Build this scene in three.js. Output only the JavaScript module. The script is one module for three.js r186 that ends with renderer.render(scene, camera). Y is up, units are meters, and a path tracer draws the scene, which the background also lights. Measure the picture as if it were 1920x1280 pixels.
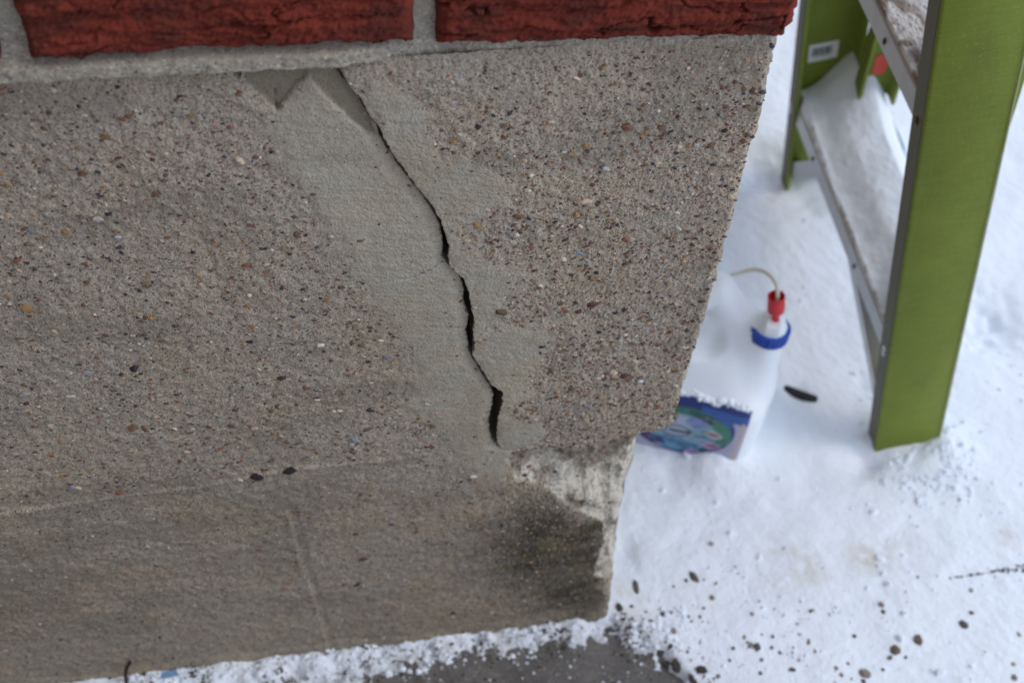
import * as THREE from 'three';
import { mergeGeometries, mergeVertices, toCreasedNormals } from 'three/addons/utils/BufferGeometryUtils.js';
import { MarchingCubes } from 'three/addons/objects/MarchingCubes.js';
import { RoundedBoxGeometry } from 'three/addons/geometries/RoundedBoxGeometry.js';

// ------------------------------------------------------------------ camera, sky, sun, exposure
const scene = new THREE.Scene();
const FPX = 2276.66, CAM = new THREE.Vector3(-0.26643, 1.0586, 0.5352);
const camera = new THREE.PerspectiveCamera(2 * Math.atan(640 / FPX) * 180 / Math.PI, 1.5, 0.05, 300);
camera.position.copy(CAM);
const VIEW = new THREE.Euler(-0.85751, -0.23954, 0.094502, 'YXZ'), VIEWQ = new THREE.Quaternion().setFromEuler(VIEW);
camera.rotation.copy(VIEW);
camera.focus = 0.77;
camera.userData.fStop = 6.3;
camera.updateMatrixWorld(true);

const renderer = new THREE.WebGLRenderer({ antialias: true });
renderer.toneMapping = THREE.LinearToneMapping;
renderer.toneMappingExposure = 0.83;
renderer.shadowMap.enabled = true;

{ // an even winter overcast: cool cloud, a little brighter overhead
  const W = 256, H = 128, d = new Float32Array(W * H * 4);
  for (let j = 0; j < H; j++) for (let i = 0; i < W; i++) {
    const el = (j + 0.5) / H * 2 - 1, up = Math.max(0, Math.sin(el * Math.PI / 2));
    const a = i / W * Math.PI * 2;
    const cloud = 1 + 0.05 * Math.sin(a * 3 + 2 * el) * Math.cos(el * 7) + 0.03 * Math.sin(a * 7 - el * 5);
    const L = (0.92 + 0.42 * up) * cloud, k = (j * W + i) * 4;
    d[k] = 0.85 * L; d[k + 1] = 0.985 * L; d[k + 2] = 1.22 * L; d[k + 3] = 1;
  }
  const sky = new THREE.DataTexture(d, W, H, THREE.RGBAFormat, THREE.FloatType);
  sky.mapping = THREE.EquirectangularReflectionMapping;
  sky.magFilter = sky.minFilter = THREE.LinearFilter;
  sky.wrapS = THREE.RepeatWrapping;
  sky.needsUpdate = true;
  scene.background = sky; scene.environment = sky;
}
const sun = new THREE.DirectionalLight(0xfff6ea, 1.1);
sun.position.set(3.6, 4.0, 1.0); sun.target.position.set(0, 0, -0.2);
sun.castShadow = true; sun.shadow.radius = 40; sun.shadow.mapSize.set(2048, 2048);
Object.assign(sun.shadow.camera, { left: -3, right: 3, top: 3, bottom: -3, near: 0.1, far: 15 });
scene.add(sun, sun.target);

// ------------------------------------------------------------------ helpers
let seed = 20240117;
const rnd = () => { seed = (seed + 0x6D2B79F5) | 0; let t = Math.imul(seed ^ (seed >>> 15), 1 | seed); t = (t + Math.imul(t ^ (t >>> 7), 61 | t)) ^ t; return ((t ^ (t >>> 14)) >>> 0) / 4294967296; };
const rr = (a, b) => a + (b - a) * rnd();
const TAB = new Float32Array(4096); for (let i = 0; i < 4096; i++) TAB[i] = rnd() * 2 - 1;
const h2 = (i, j) => TAB[(Math.imul(i, 73856093) ^ Math.imul(j, 19349663) ^ (Math.imul(i + j * 57, 83492791) >>> 9)) & 4095];
function vn(x, y) { const i = Math.floor(x), j = Math.floor(y); let u = x - i, v = y - j; u = u * u * (3 - 2 * u); v = v * v * (3 - 2 * v);
  const a = h2(i, j), b = h2(i + 1, j), c = h2(i, j + 1), d = h2(i + 1, j + 1); return a + (b - a) * u + (c - a + (a - b - c + d) * u) * v; }
function fbm(x, y, o = 4) { let s = 0, a = 0.5; for (let k = 0; k < o; k++) { s += a * vn(x, y); x = x * 2.03 + 17.1; y = y * 2.03 + 9.7; a *= 0.5; } return s; }
const clamp = (x, a = 0, b = 1) => Math.min(b, Math.max(a, x));
const sm = (a, b, x) => { const t = clamp((x - a) / (b - a)); return t * t * (3 - 2 * t); };
const mix = (a, b, t) => a + (b - a) * t;
const ray = (px, py) => new THREE.Vector3((px - 960) / FPX, -(py - 640) / FPX, -1).applyQuaternion(VIEWQ);
const onWall = (px, py, z = 0) => { const d = ray(px, py), t = (z - CAM.z) / d.z; return [CAM.x + d.x * t, CAM.y + d.y * t]; };
const onGround = (px, py, y = 0) => { const d = ray(px, py), t = (y - CAM.y) / d.y; return [CAM.x + d.x * t, CAM.z + d.z * t]; };
const names = {};
function named(n) { if (!(n in names)) { names[n] = 0; return n; } return n + '_' + String(++names[n]).padStart(3, '0'); }
function mesh(name, geo, mat, parent) { const m = new THREE.Mesh(geo, mat); m.name = name; m.castShadow = m.receiveShadow = true; parent.add(m); return m; }
function thing(name, label, category, group) { const g = new THREE.Group(); tag(g, name, label, category, group); return g; }
function tag(o, name, label, category, group, kind) { o.name = named(name); o.userData.label = label; o.userData.category = category; if (group) o.userData.group = group; if (kind) o.userData.kind = kind; scene.add(o); return o; }
const dataTex = (d, w, h, srgb, wrap = THREE.RepeatWrapping) => { const t = new THREE.DataTexture(d, w, h, THREE.RGBAFormat); t.magFilter = THREE.LinearFilter; t.minFilter = THREE.LinearFilter; t.wrapS = t.wrapT = wrap; if (srgb) t.colorSpace = THREE.SRGBColorSpace; t.needsUpdate = true; return t; };
const toS = (c) => { c = clamp(c); return 255 * (c <= 0.0031308 ? 12.92 * c : 1.055 * Math.pow(c, 1 / 2.4) - 0.055); };
const M = (o) => new THREE.MeshStandardMaterial(o);
const lin = (r, g, b) => new THREE.Color().setRGB(r, g, b);
function gridGeo(pos, uv, nx, ny, col) { // nx columns, ny rows
  const g = new THREE.BufferGeometry(), idx = [];
  for (let j = 0; j < ny - 1; j++) for (let i = 0; i < nx - 1; i++) { const a = j * nx + i, b = a + 1, c = a + nx, d = c + 1; idx.push(a, b, d, a, d, c); }
  g.setAttribute('position', new THREE.BufferAttribute(pos, 3));
  if (uv) g.setAttribute('uv', new THREE.BufferAttribute(uv, 2));
  if (col) g.setAttribute('color', new THREE.BufferAttribute(col, 3));
  g.setIndex(idx); g.computeVertexNormals(); return g;
}

// ------------------------------------------------------------------ the foundation wall: face map (x right, y up, corner at x = 0)
const H = 0.6665, TX0 = -0.62, TW = 0.64, TY0 = -0.03, TH = 0.71;
const poly = (a) => a.map(([x, y]) => onWall(x, y));
function pdist(P, x, y) { // signed: > 0 inside
  let d = 1e9, ins = false;
  for (let i = 0, j = P.length - 1; i < P.length; j = i++) {
    const [ax, ay] = P[i], [bx, by] = P[j], ex = bx - ax, ey = by - ay, t = clamp(((x - ax) * ex + (y - ay) * ey) / (ex * ex + ey * ey || 1e-12));
    const dx = x - ax - ex * t, dy = y - ay - ey * t; d = Math.min(d, dx * dx + dy * dy);
    if ((ay > y) !== (by > y) && x < (bx - ax) * (y - ay) / (by - ay) + ax) ins = !ins;
  }
  return (ins ? 1 : -1) * Math.sqrt(d);
}
function ldist(P, x, y) { let d = 1e9; for (let i = 0; i + 1 < P.length; i++) { const [ax, ay] = P[i], [bx, by] = P[i + 1], ex = bx - ax, ey = by - ay, t = clamp(((x - ax) * ex + (y - ay) * ey) / (ex * ex + ey * ey)); const dx = x - ax - ex * t, dy = y - ay - ey * t; d = Math.min(d, dx * dx + dy * dy); } return Math.sqrt(d); }
const GN = 320;
function field(fn) { // sampled every 2 mm, read back smoothly
  const f = new Float32Array(GN * GN), sx = TW / (GN - 1), sy = TH / (GN - 1);
  for (let j = 0; j < GN; j++) for (let i = 0; i < GN; i++) f[j * GN + i] = fn(TX0 + i * sx, TY0 + j * sy);
  return (x, y) => { const u = clamp((x - TX0) / sx, 0, GN - 1.001), v = clamp((y - TY0) / sy, 0, GN - 1.001), i = u | 0, j = v | 0, a = u - i, b = v - j, k = j * GN + i;
    return (f[k] * (1 - a) + f[k + 1] * a) * (1 - b) + (f[k + GN] * (1 - a) + f[k + GN + 1] * a) * b; };
}
const CRACK = [[600, 108, 5], [612, 114, 9], [624, 119, 9], [633, 132, 7], [641, 144, 8], [650, 155, 3], [671, 176, 3], [688, 209, 4], [709, 234, 4], [715, 254, 7], [729, 279, 4], [754, 314, 6], [778, 346, 5], [802, 376, 6], [821, 406, 5], [828, 424, 4], [836, 454, 7], [835, 484, 6], [840, 494, 3.5], [865, 517, 3], [874, 544, 5], [876, 571, 8], [884, 598, 7], [880, 622, 8], [884, 648, 9], [881, 659, 3.5], [896, 682, 3.5], [914, 712, 6], [931, 728, 11], [933, 743, 12], [924, 786, 9], [924, 810, 9], [928, 828, 5], [936, 838, 2.5], [955, 844, 1]];
const crackW = CRACK.map(([x, y, w]) => { const [X, Y] = onWall(x, y), [X2] = onWall(x + w, y); return [Y, X, w > 2.6 ? Math.max((X2 - X) * 0.74, 0.00085) : (X2 - X) * 0.6]; }).sort((a, b) => a[0] - b[0]);
const crackEnd = crackW[0][0];
function crackAt(y) { // [centre, half width]
  const c = crackW; if (y <= c[0][0]) return [c[0][1] + (c[0][0] - y) * -0.05, 0];
  for (let i = 0; i + 1 < c.length; i++) if (y < c[i + 1][0]) { const t = (y - c[i][0]) / (c[i + 1][0] - c[i][0]); return [mix(c[i][1], c[i + 1][1], t) + 0.0004 * vn(y * 900, 3), mix(c[i][2], c[i + 1][2], t) * (1 + 0.3 * vn(y * 500, 8))]; }
  return [c[c.length - 1][1], c[c.length - 1][2]];
}
const EDGE = [[1462, 60], [1461, 75], [1452, 110], [1441, 160], [1433, 205], [1424, 245], [1405, 295], [1393, 342], [1379, 400], [1361, 462], [1340, 540], [1322, 602], [1302, 665], [1287, 712], [1272, 765], [1258, 803], [1220, 808], [1212, 812], [1195, 875], [1181, 912], [1172, 946], [1161, 980], [1155, 1025], [1157, 1055], [1150, 1100], [1142, 1137], [1139, 1152], [1132, 1180]].map(([x, y]) => onWall(x, y)).sort((a, b) => a[1] - b[1]);
function edgeAt(y) { const c = EDGE; if (y <= c[0][1]) return c[0][0]; for (let i = 0; i + 1 < c.length; i++) if (y < c[i + 1][1]) return mix(c[i][0], c[i + 1][0], (y - c[i][1]) / (c[i + 1][1] - c[i][1])) + 0.0016 * fbm(y * 210, 5, 3); return c[c.length - 1][0]; }

const crackPx = CRACK.map(([x, y]) => [x, y]);
const fPatchL = field(((P) => (x, y) => pdist(P, x, y))(poly([[575, 138], [545, 168], [515, 195], [498, 245], [520, 300], [560, 350], [605, 420], [640, 470], [655, 520], [690, 570], [725, 610], [765, 650], [775, 700], [762, 740], [800, 785], [830, 815], [850, 850], [885, 885], [925, 905], [962, 895], [968, 850], ...crackPx.slice(6).reverse(), [655, 175], [600, 150]])));
const fPatchR = field(((P) => (x, y) => pdist(P, x, y))(poly([[672, 172], [700, 150], [745, 168], [785, 205], [805, 240], [822, 285], [880, 305], [945, 328], [943, 380], [900, 405], [850, 425], [862, 462], [920, 490], [985, 515], [965, 545], [940, 560], [925, 595], [905, 618], [960, 612], [1025, 605], [1035, 650], [1000, 690], [985, 712], [992, 738], [962, 752], [938, 772], [1000, 785], [1020, 808], [1012, 832], [958, 842], ...crackPx.slice(9, 34).reverse()])));
const fFill = field(((P) => (x, y) => pdist(P, x, y))(poly([[449, 100], [622, 100], [650, 152], [690, 215], [708, 262], [660, 225], [603, 172], [577, 140], [552, 165], [530, 188], [521, 207], [492, 183], [457, 152]])));
const fHole = field(((P) => (x, y) => pdist(P, x, y))(poly([[405, 112], [457, 108], [451, 124], [446, 152], [438, 140], [430, 122]])));
const fPale = field(((P) => (x, y) => pdist(P, x, y))(poly([[355, 115], [440, 112], [445, 150], [470, 175], [505, 210], [470, 205], [400, 175], [360, 150]])));
const fChip = field(((P) => (x, y) => pdist(P, x, y))(poly([[950, 856], [985, 842], [1048, 840], [1078, 846], [1120, 830], [1165, 820], [1222, 808], [1300, 800], [1300, 1130], [1146, 1116], [1131, 1115], [1138, 1088], [1114, 1079], [1116, 1062], [1134, 1012], [1131, 978], [1094, 963], [1056, 939], [1015, 909], [966, 899]])));
const fStain = field(((P) => (x, y) => pdist(P, x, y))(poly([[1150, 985], [1094, 958], [1056, 934], [1015, 915], [965, 935], [905, 985], [880, 1030], [890, 1080], [940, 1115], [1000, 1150], [1080, 1165], [1150, 1160], [1150, 1000]])));
const FORM = poly([[-200, 985], [0, 961], [200, 933], [375, 909], [480, 890], [555, 875], [720, 862], [800, 851]]);
const fForm = field((x, y) => { // > 0 below the formwork line
  for (let i = 0; i + 1 < FORM.length; i++) if (x < FORM[i + 1][0] || i === FORM.length - 2) { const t = (x - FORM[i][0]) / (FORM[i + 1][0] - FORM[i][0]); return mix(FORM[i][1], FORM[i + 1][1], t) - y; } return 0; });
const SEAM = poly([[535, 950], [548, 1000], [562, 1060], [577, 1090], [592, 1140], [606, 1190], [612, 1215]]);
const fSeam = field((x, y) => ldist(SEAM, x, y));
const BR = poly([[838, 493], [822, 497], [800, 508], [770, 520], [745, 521]]), BR2 = poly([[521, 207], [513, 190], [515, 172], [525, 165]]), BR3 = poly([[955, 844], [1000, 835], [1040, 838], [1052, 852], [1058, 868]]);
const fBr = field((x, y) => Math.min(ldist(BR, x, y), ldist(BR2, x, y), ldist(BR3, x, y)));
const fSeam2 = field((x, y) => ldist(poly([[372, 440], [398, 490], [412, 560], [425, 610]]), x, y));

function zoneAt(x, y) { // soft weights of what the face is made of at a point
  const j1 = 0.0022 * fbm(x * 260, y * 260, 4), j2 = 0.0035 * fbm(x * 120 + 9, y * 120, 4), [cx] = crackAt(y);
  const chip = sm(-0.0006, 0.0006, fChip(x, y) + j1);
  const fill = sm(-0.0005, 0.0005, fFill(x, y) + j1 * 0.5) * (1 - chip);
  const pl = sm(-0.010, 0.012, fPatchL(x, y) + j2 * 3.4) * (1 - fill) * (1 - chip) * (x < cx + 0.001 ? 1 : 0);
  const pr = sm(-0.007, 0.007, fPatchR(x, y) + j2 * 2.6) * (1 - fill) * (1 - chip) * (x > cx ? 1 : 0);
  const low = sm(-0.0012, 0.0006, fForm(x, y) + j1 * 0.3) * sm(-0.17, -0.24, x) + sm(0.0, 0.05, fForm(x, y) + j2 * 3) * sm(-0.24, -0.17, x);
  return { chip, fill, pl, pr, patch: Math.max(pl, pr), low: low * (1 - chip) };
}
function relief(x, y) {
  const Z = zoneAt(x, y), [cx, hw] = crackAt(y), rough = (1 - Z.patch) * (1 - Z.fill);
  let z = 0.0011 * fbm(x * 14, y * 14, 3);
  z += rough * (0.0011 * fbm(x * 190, y * 190, 3) + 0.0006 * vn(x * 620, y * 620));
  z += Z.patch * (0.0010 + 0.0007 * fbm(x * 60, y * 25, 3) + 0.00028 * vn(x * 330 + y * 160, y * 520));
  z += Z.fill * (-0.0022 + 0.0012 * fbm(x * 90, y * 90, 3));
  z -= 0.020 * sm(-0.0004, 0.0014, fHole(x, y));
  z += 0.0012 * sm(-0.001, 0.002, fPale(x, y) + 0.002 * fbm(x * 200, y * 200)) * (1 - Z.fill);
  if (y > crackEnd && x > cx) z += 0.0024 * sm(0.18, 0.0, x - cx) * sm(crackEnd, crackEnd + 0.05, y);
  if (y > crackEnd - 0.002 && x <= cx) z -= 0.0022 * sm(0.012, 0.0, cx - x) * sm(0, 0.001, hw);
  z += Z.low * 0.0013 * (1 - sm(0.0, 0.12, fForm(x, y)) * 0.6);
  z += 0.0013 * sm(0.0018, 0.0, Math.abs(fForm(x, y) - 0.0008)) * sm(-0.17, -0.22, x) * (0.5 + 0.5 * vn(x * 60, 2));
  z += 0.0013 * sm(0.0016, 0.0, fSeam(x, y)) - 0.0008 * sm(0.006, 0.001, Math.abs(fSeam(x - 0.004, y)));
  z -= 0.0016 * sm(0.0014, 0.0002, fBr(x, y)) + 0.0008 * sm(0.003, 0.0, fSeam2(x, y));
  if (Z.chip > 0) { const d = Math.max(0, fChip(x, y)); z -= Z.chip * (0.0025 + 0.011 * sm(0, 0.05, d) + 0.010 * fbm(x * 48 + 4, y * 48, 4) * sm(0, 0.014, d) + 0.005 * Math.abs(vn(x * 90, y * 70)) * sm(0, 0.008, d)); }
  z += 0.0022 * sm(0.016, 0.004, y) + 0.0008 * fbm(x * 30, y * 200) * sm(0.05, 0.0, y); // bulge of fines along the foot
  const top = H - y; z -= 0.0022 * sm(0.014, 0.002, top) * sm(-0.20, -0.25, x) + 0.0003 * sm(0.012, 0.002, top);
  return z;
}

// colour and fine relief of the face
const WT = 2048;
const wallMap = new Uint8Array(WT * WT * 4), wallBump = new Uint8Array(WT * WT * 4);
for (let j = 0; j < WT; j++) for (let i = 0; i < WT; i++) {
  const x = TX0 + (i + 0.5) / WT * TW, y = TY0 + (j + 0.5) / WT * TH, k = (j * WT + i) * 4;
  let Z; { const v = ((i & 1) || (j & 1)) ? null : 1; Z = v ? zoneAt(x, y) : (i & 1 ? wallMap.z : zoneAt(x, y)); wallMap.z = Z; }
  const big = fbm(x * 9, y * 9, 3), mid = fbm(x * 55, y * 55, 3), fine = vn(x * 900, y * 900), grain = vn(x * 1900, y * 1700), g2 = vn(x * 1350 + 50, y * 1250);
  // cement paste with sand
  let r = 0.402, g = 0.341, b = 0.258, bump = 0.5 + 0.22 * fine + 0.16 * grain;
  let v = 1 + 0.10 * big + 0.13 * mid + 0.10 * fine + 0.13 * grain;
  const warm = clamp(0.5 + 0.9 * fbm(x * 22 + 7, y * 30, 3));
  r *= v * mix(0.975, 1.035, warm); g *= v; b *= v * mix(1.05, 0.95, warm);
  // sand grains, a few tenths of a millimetre
  if (g2 > 0.50) { const t = h2(i >> 2, j >> 2) + (x > -0.2 ? 0.12 : -0.02), s = 0.8 * (1 - Z.patch * 0.6); if (t < -0.15) { r = mix(r, 0.10, s); g = mix(g, 0.07, s); b = mix(b, 0.05, s); } else if (t < 0.4) { r = mix(r, 0.23, s); g = mix(g, 0.165, s); b = mix(b, 0.105, s); } else { r = mix(r, 0.56, s); g = mix(g, 0.51, s); b = mix(b, 0.44, s); } bump += 0.1; }
  if (g2 < -0.66) { const q = 1 - 0.5 * (1 - 0.5 * Z.patch); r *= q; g *= q; b *= q; bump -= 0.35; }
  if (Z.patch > 0) { const s = Z.patch, streak = fbm(x * 120 + y * 60, y * 420, 3), drag = fbm(x * 11 - y * 4, y * 300 + x * 60, 3), w = 1 + 0.08 * big + 0.08 * streak + 0.10 * drag + 0.11 * fine + 0.15 * grain, cool = clamp(0.5 + 1.3 * fbm(x * 24 + 31, y * 40 - x * 20, 3)), c = mix(0.97, 1.06, cool);
    r = mix(r, mix(0.405, 0.375, cool) * w * c, s * 0.85); g = mix(g, mix(0.350, 0.342, cool) * w * c, s * 0.85); b = mix(b, mix(0.252, 0.272, cool) * w * c, s * 0.85); bump = mix(bump, 0.5 + 0.16 * streak + 0.25 * drag + 0.22 * fine + 0.18 * grain, s); }
  if (Z.fill > 0) { const w = 1 + 0.14 * mid + 0.1 * grain + 0.08 * fine, s = Z.fill; r = mix(r, 0.245 * w, s); g = mix(g, 0.208 * w, s); b = mix(b, 0.145 * w, s); }
  const pale = sm(-0.001, 0.002, fPale(x, y) + 0.003 * mid); if (pale > 0) { const s = 0.6 * pale * (1 - Z.fill) * sm(-0.1, 0.15, mid + 0.1); r = mix(r, 0.43, s); g = mix(g, 0.375, s); b = mix(b, 0.29, s); }
  if (Z.low > 0) { const s = Z.low * (1 - Z.chip), st = fbm(x * 26, y * 140, 3), w = 1 + 0.10 * st; const t = sm(-0.25, 0.25, fbm(x * 16 + 3, y * 22, 4)) ; r *= mix(1, 0.94 * w * mix(0.99, 1.02, t), s); g *= mix(1, 0.935 * w, s); b *= mix(1, 0.92 * w * mix(1.03, 0.98, t), s);
    // pale bluish lime flecks
    const fl = vn(x * 210 + 12, y * 380); if (fl > 0.62 && x > -0.32) { const q = s * 0.5 * sm(0.62, 0.8, fl); r = mix(r, 0.36, q); g = mix(g, 0.38, q); b = mix(b, 0.40, q); } }
  if (Z.chip > 0) { const s = Z.chip, dirt = sm(-0.08, 0.22, fbm(x * 40 + 2, y * 40 + 5, 4) + 0.35 * sm(0.225, 0.27, y) - 0.10), w = 1 + 0.15 * grain + 0.14 * fine + 0.18 * mid, sp = vn(x * 480, y * 480) > 0.55 ? 0.62 : 1;
    r = mix(r, mix(0.57, 0.31, dirt) * w * sp, s); g = mix(g, mix(0.52, 0.255, dirt) * w * sp, s); b = mix(b, mix(0.43, 0.19, dirt) * w * sp, s); bump = mix(bump, 0.5 + 0.35 * fine + 0.3 * mid, s); }
  // damp, algae-dark stain with a grainy edge beside the broken corner
  { const d = fStain(x, y), e = d + 0.026 * fbm(x * 70, y * 110, 4) + 0.016 * grain + 0.012 * fine, left = sm(-0.13, -0.05, x); let s = sm(mix(-0.032, -0.002, left), mix(0.06, 0.014, left), e) * (1 - Z.chip); s *= 0.95 + 0.3 * fbm(x * 60, y * 150, 3); const light = vn(x * 430, y * 610) > 0.66 && left < 0.9 ? 0.45 : 1; s = clamp(s) * light;
    r = mix(r, 0.078 * (1 + 0.5 * mid), s); g = mix(g, 0.066 * (1 + 0.5 * mid), s); b = mix(b, 0.037, s); }
  // dirt along the foot and around the two dark spots, greenish film in streaks
  { const foot = sm(0.05, 0.012, y + 0.03 * fbm(x * 30, y * 60, 3)) * (0.35 + 0.5 * fbm(x * 70, y * 260, 3)); const s = clamp(foot) * 0.6 * (1 - Z.chip); r = mix(r, 0.14, s); g = mix(g, 0.13, s); b = mix(b, 0.088, s); }
  { const s = 0.35 * sm(0.10, 0.35, fbm(x * 13 + 40, y * 34, 4)) * (1 - Z.patch * 0.7) * (1 - Z.chip); r = mix(r, 0.19, s); g = mix(g, 0.165, s); b = mix(b, 0.125, s); }
  { const s = 0.6 * sm(0.0009, 0.0003, fBr(x, y)); r *= 1 - s; g *= 1 - s; b *= 1 - s; }
  wallMap[k] = toS(r); wallMap[k + 1] = toS(g); wallMap[k + 2] = toS(b); wallMap[k + 3] = 255;
  wallBump[k] = wallBump[k + 1] = wallBump[k + 2] = 255 * clamp(bump); wallBump[k + 3] = 255;
}
const wallMat = M({ map: dataTex(wallMap, WT, WT, true, THREE.MirroredRepeatWrapping), bumpMap: dataTex(wallBump, WT, WT, false, THREE.MirroredRepeatWrapping), bumpScale: 0.00075, roughness: 0.95 });
const plainConcrete = M({ color: lin(0.30, 0.265, 0.215), roughness: 0.95 });

const wall = thing('foundation_wall', 'cracked grey concrete foundation wall with exposed pebbles and a broken corner', 'wall');
let wallZ; // relief plus crack, for things set into the face
{
  const yMin = -0.06, NY = 560, NL = 330, NR = 230;
  const cols = NL + 6 + NR + 7, pos = new Float32Array(cols * NY * 3), uv = new Float32Array(cols * NY * 2), zone = new Uint8Array(cols * NY);
  for (let j = 0; j < NY; j++) {
    const y = yMin + (H - yMin) * j / (NY - 1), [cx, hw0] = crackAt(y), hw = Math.max(hw0, 0.00005), e = edgeAt(y), deep = hw0 > 0.0001 ? 0.055 * sm(0.0001, 0.0006, hw0) : 0;
    let i = 0; const put = (x, z, zn) => { const k = j * cols + i; pos[k * 3] = x; pos[k * 3 + 1] = y; pos[k * 3 + 2] = z; uv[k * 2] = (x - TX0) / TW + (z < -0.02 && x > e - 0.01 ? z : 0); uv[k * 2 + 1] = (y - TY0) / TH; zone[k] = zn; i++; };
    const cls = (x) => { const Z = zoneAt(x, y); return Z.chip > 0.5 ? 5 : Z.fill > 0.5 ? 4 : Z.pl > 0.5 ? 2 : Z.pr > 0.5 ? 3 : fForm(x, y) > 0 ? 1 : 0; };
    const far = [-2.4, -1.2, -0.8];
    for (let n = 0; n < NL; n++) { const x = n < 3 ? far[n] : mix(-0.65, cx - hw, Math.pow((n - 3) / (NL - 4), 0.93)); put(x, relief(Math.max(x, -0.63), y), cls(x)); }
    const zl = pos[(j * cols + NL - 1) * 3 + 2], zr = relief(cx + hw + 0.0001, y);
    put(cx - hw * 1.5, zl - deep * 0.25, 6); put(cx - hw * 1.9, zl - deep, 6); put(cx + hw * 0.8, zl - deep * 1.05, 6); put(cx + hw * 3.4, zr - deep, 6); put(cx + hw * 2.6, zr - deep * 0.22, 6); put(cx + hw, zr - Math.min(deep, 0.0006), 6);
    for (let n = 0; n < NR; n++) { const t = n / (NR - 1), x = mix(cx + hw, e, t); const q = sm(0.006, 0, e - x); put(x, relief(x, y) - 0.0035 * q * q, cls(x - 0.0005)); }
    const ze = pos[(j * cols + i - 1) * 3 + 2], wob = (z) => 0.002 * fbm(z * 120, y * 120, 3);
    for (const [dx, dz] of [[0.0012, -0.0025], [0.0015, -0.006], [0.001, -0.02], [0.002, -0.06], [0.002, -0.2], [0.002, -1], [0.002, -2.6]]) put(e + dx + (dz < -0.01 ? wob(dz) + sm(-0.01, -0.06, dz) * (0.001 - e) : 0), ze + dz, 7);
  }
  const full = gridGeo(pos, uv, cols, NY), idx = full.index.array, nor = full.attributes.normal;
  const zonesOut = ['aggregate_face', 'lower_face', 'mortar_patch', 'mortar_patch', 'repair_fill', 'broken_corner', 'crack', 'side_face'].map((n) => ({ n, idx: [] }));
  for (let t = 0; t < idx.length; t += 3) { const a = zone[idx[t]], b = zone[idx[t + 1]], c = zone[idx[t + 2]]; const z = (a === 6 || b === 6 || c === 6) ? 6 : (a === 7 || b === 7 || c === 7) ? 7 : (b === c ? b : a); zonesOut[z].idx.push(idx[t], idx[t + 1], idx[t + 2]); }
  const partLabels = { lower_face: 'lower band of smoother brownish concrete', mortar_patch: 'smooth pale mortar smeared along the crack', repair_fill: 'darker mortar filling a wedge below the brick', broken_corner: 'broken whitish corner of the concrete', crack: 'dark open crack running down the concrete' };
  for (const { n, idx: list } of zonesOut) {
    if (!list.length) continue;
    const map = new Map(), p = [], nn = [], u = [], ix = [];
    for (const v of list) { let m = map.get(v); if (m === undefined) { m = map.size; map.set(v, m); p.push(pos[v * 3], pos[v * 3 + 1], pos[v * 3 + 2]); nn.push(nor.getX(v), nor.getY(v), nor.getZ(v)); u.push(uv[v * 2], uv[v * 2 + 1]); } ix.push(m); }
    const g = new THREE.BufferGeometry();
    g.setAttribute('position', new THREE.Float32BufferAttribute(p, 3)); g.setAttribute('normal', new THREE.Float32BufferAttribute(nn, 3)); g.setAttribute('uv', new THREE.Float32BufferAttribute(u, 2)); g.setIndex(ix);
    const m = mesh(n, g, wallMat, wall); if (partLabels[n]) m.userData.label = partLabels[n];
  }
  const core = new THREE.BoxGeometry(2.35, H + 0.29, 2.4); core.translate(-2.4 / 2 - 0.045, (H - 0.31) / 2, -1.26); mesh('wall_core', core, plainConcrete, wall);
}
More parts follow.
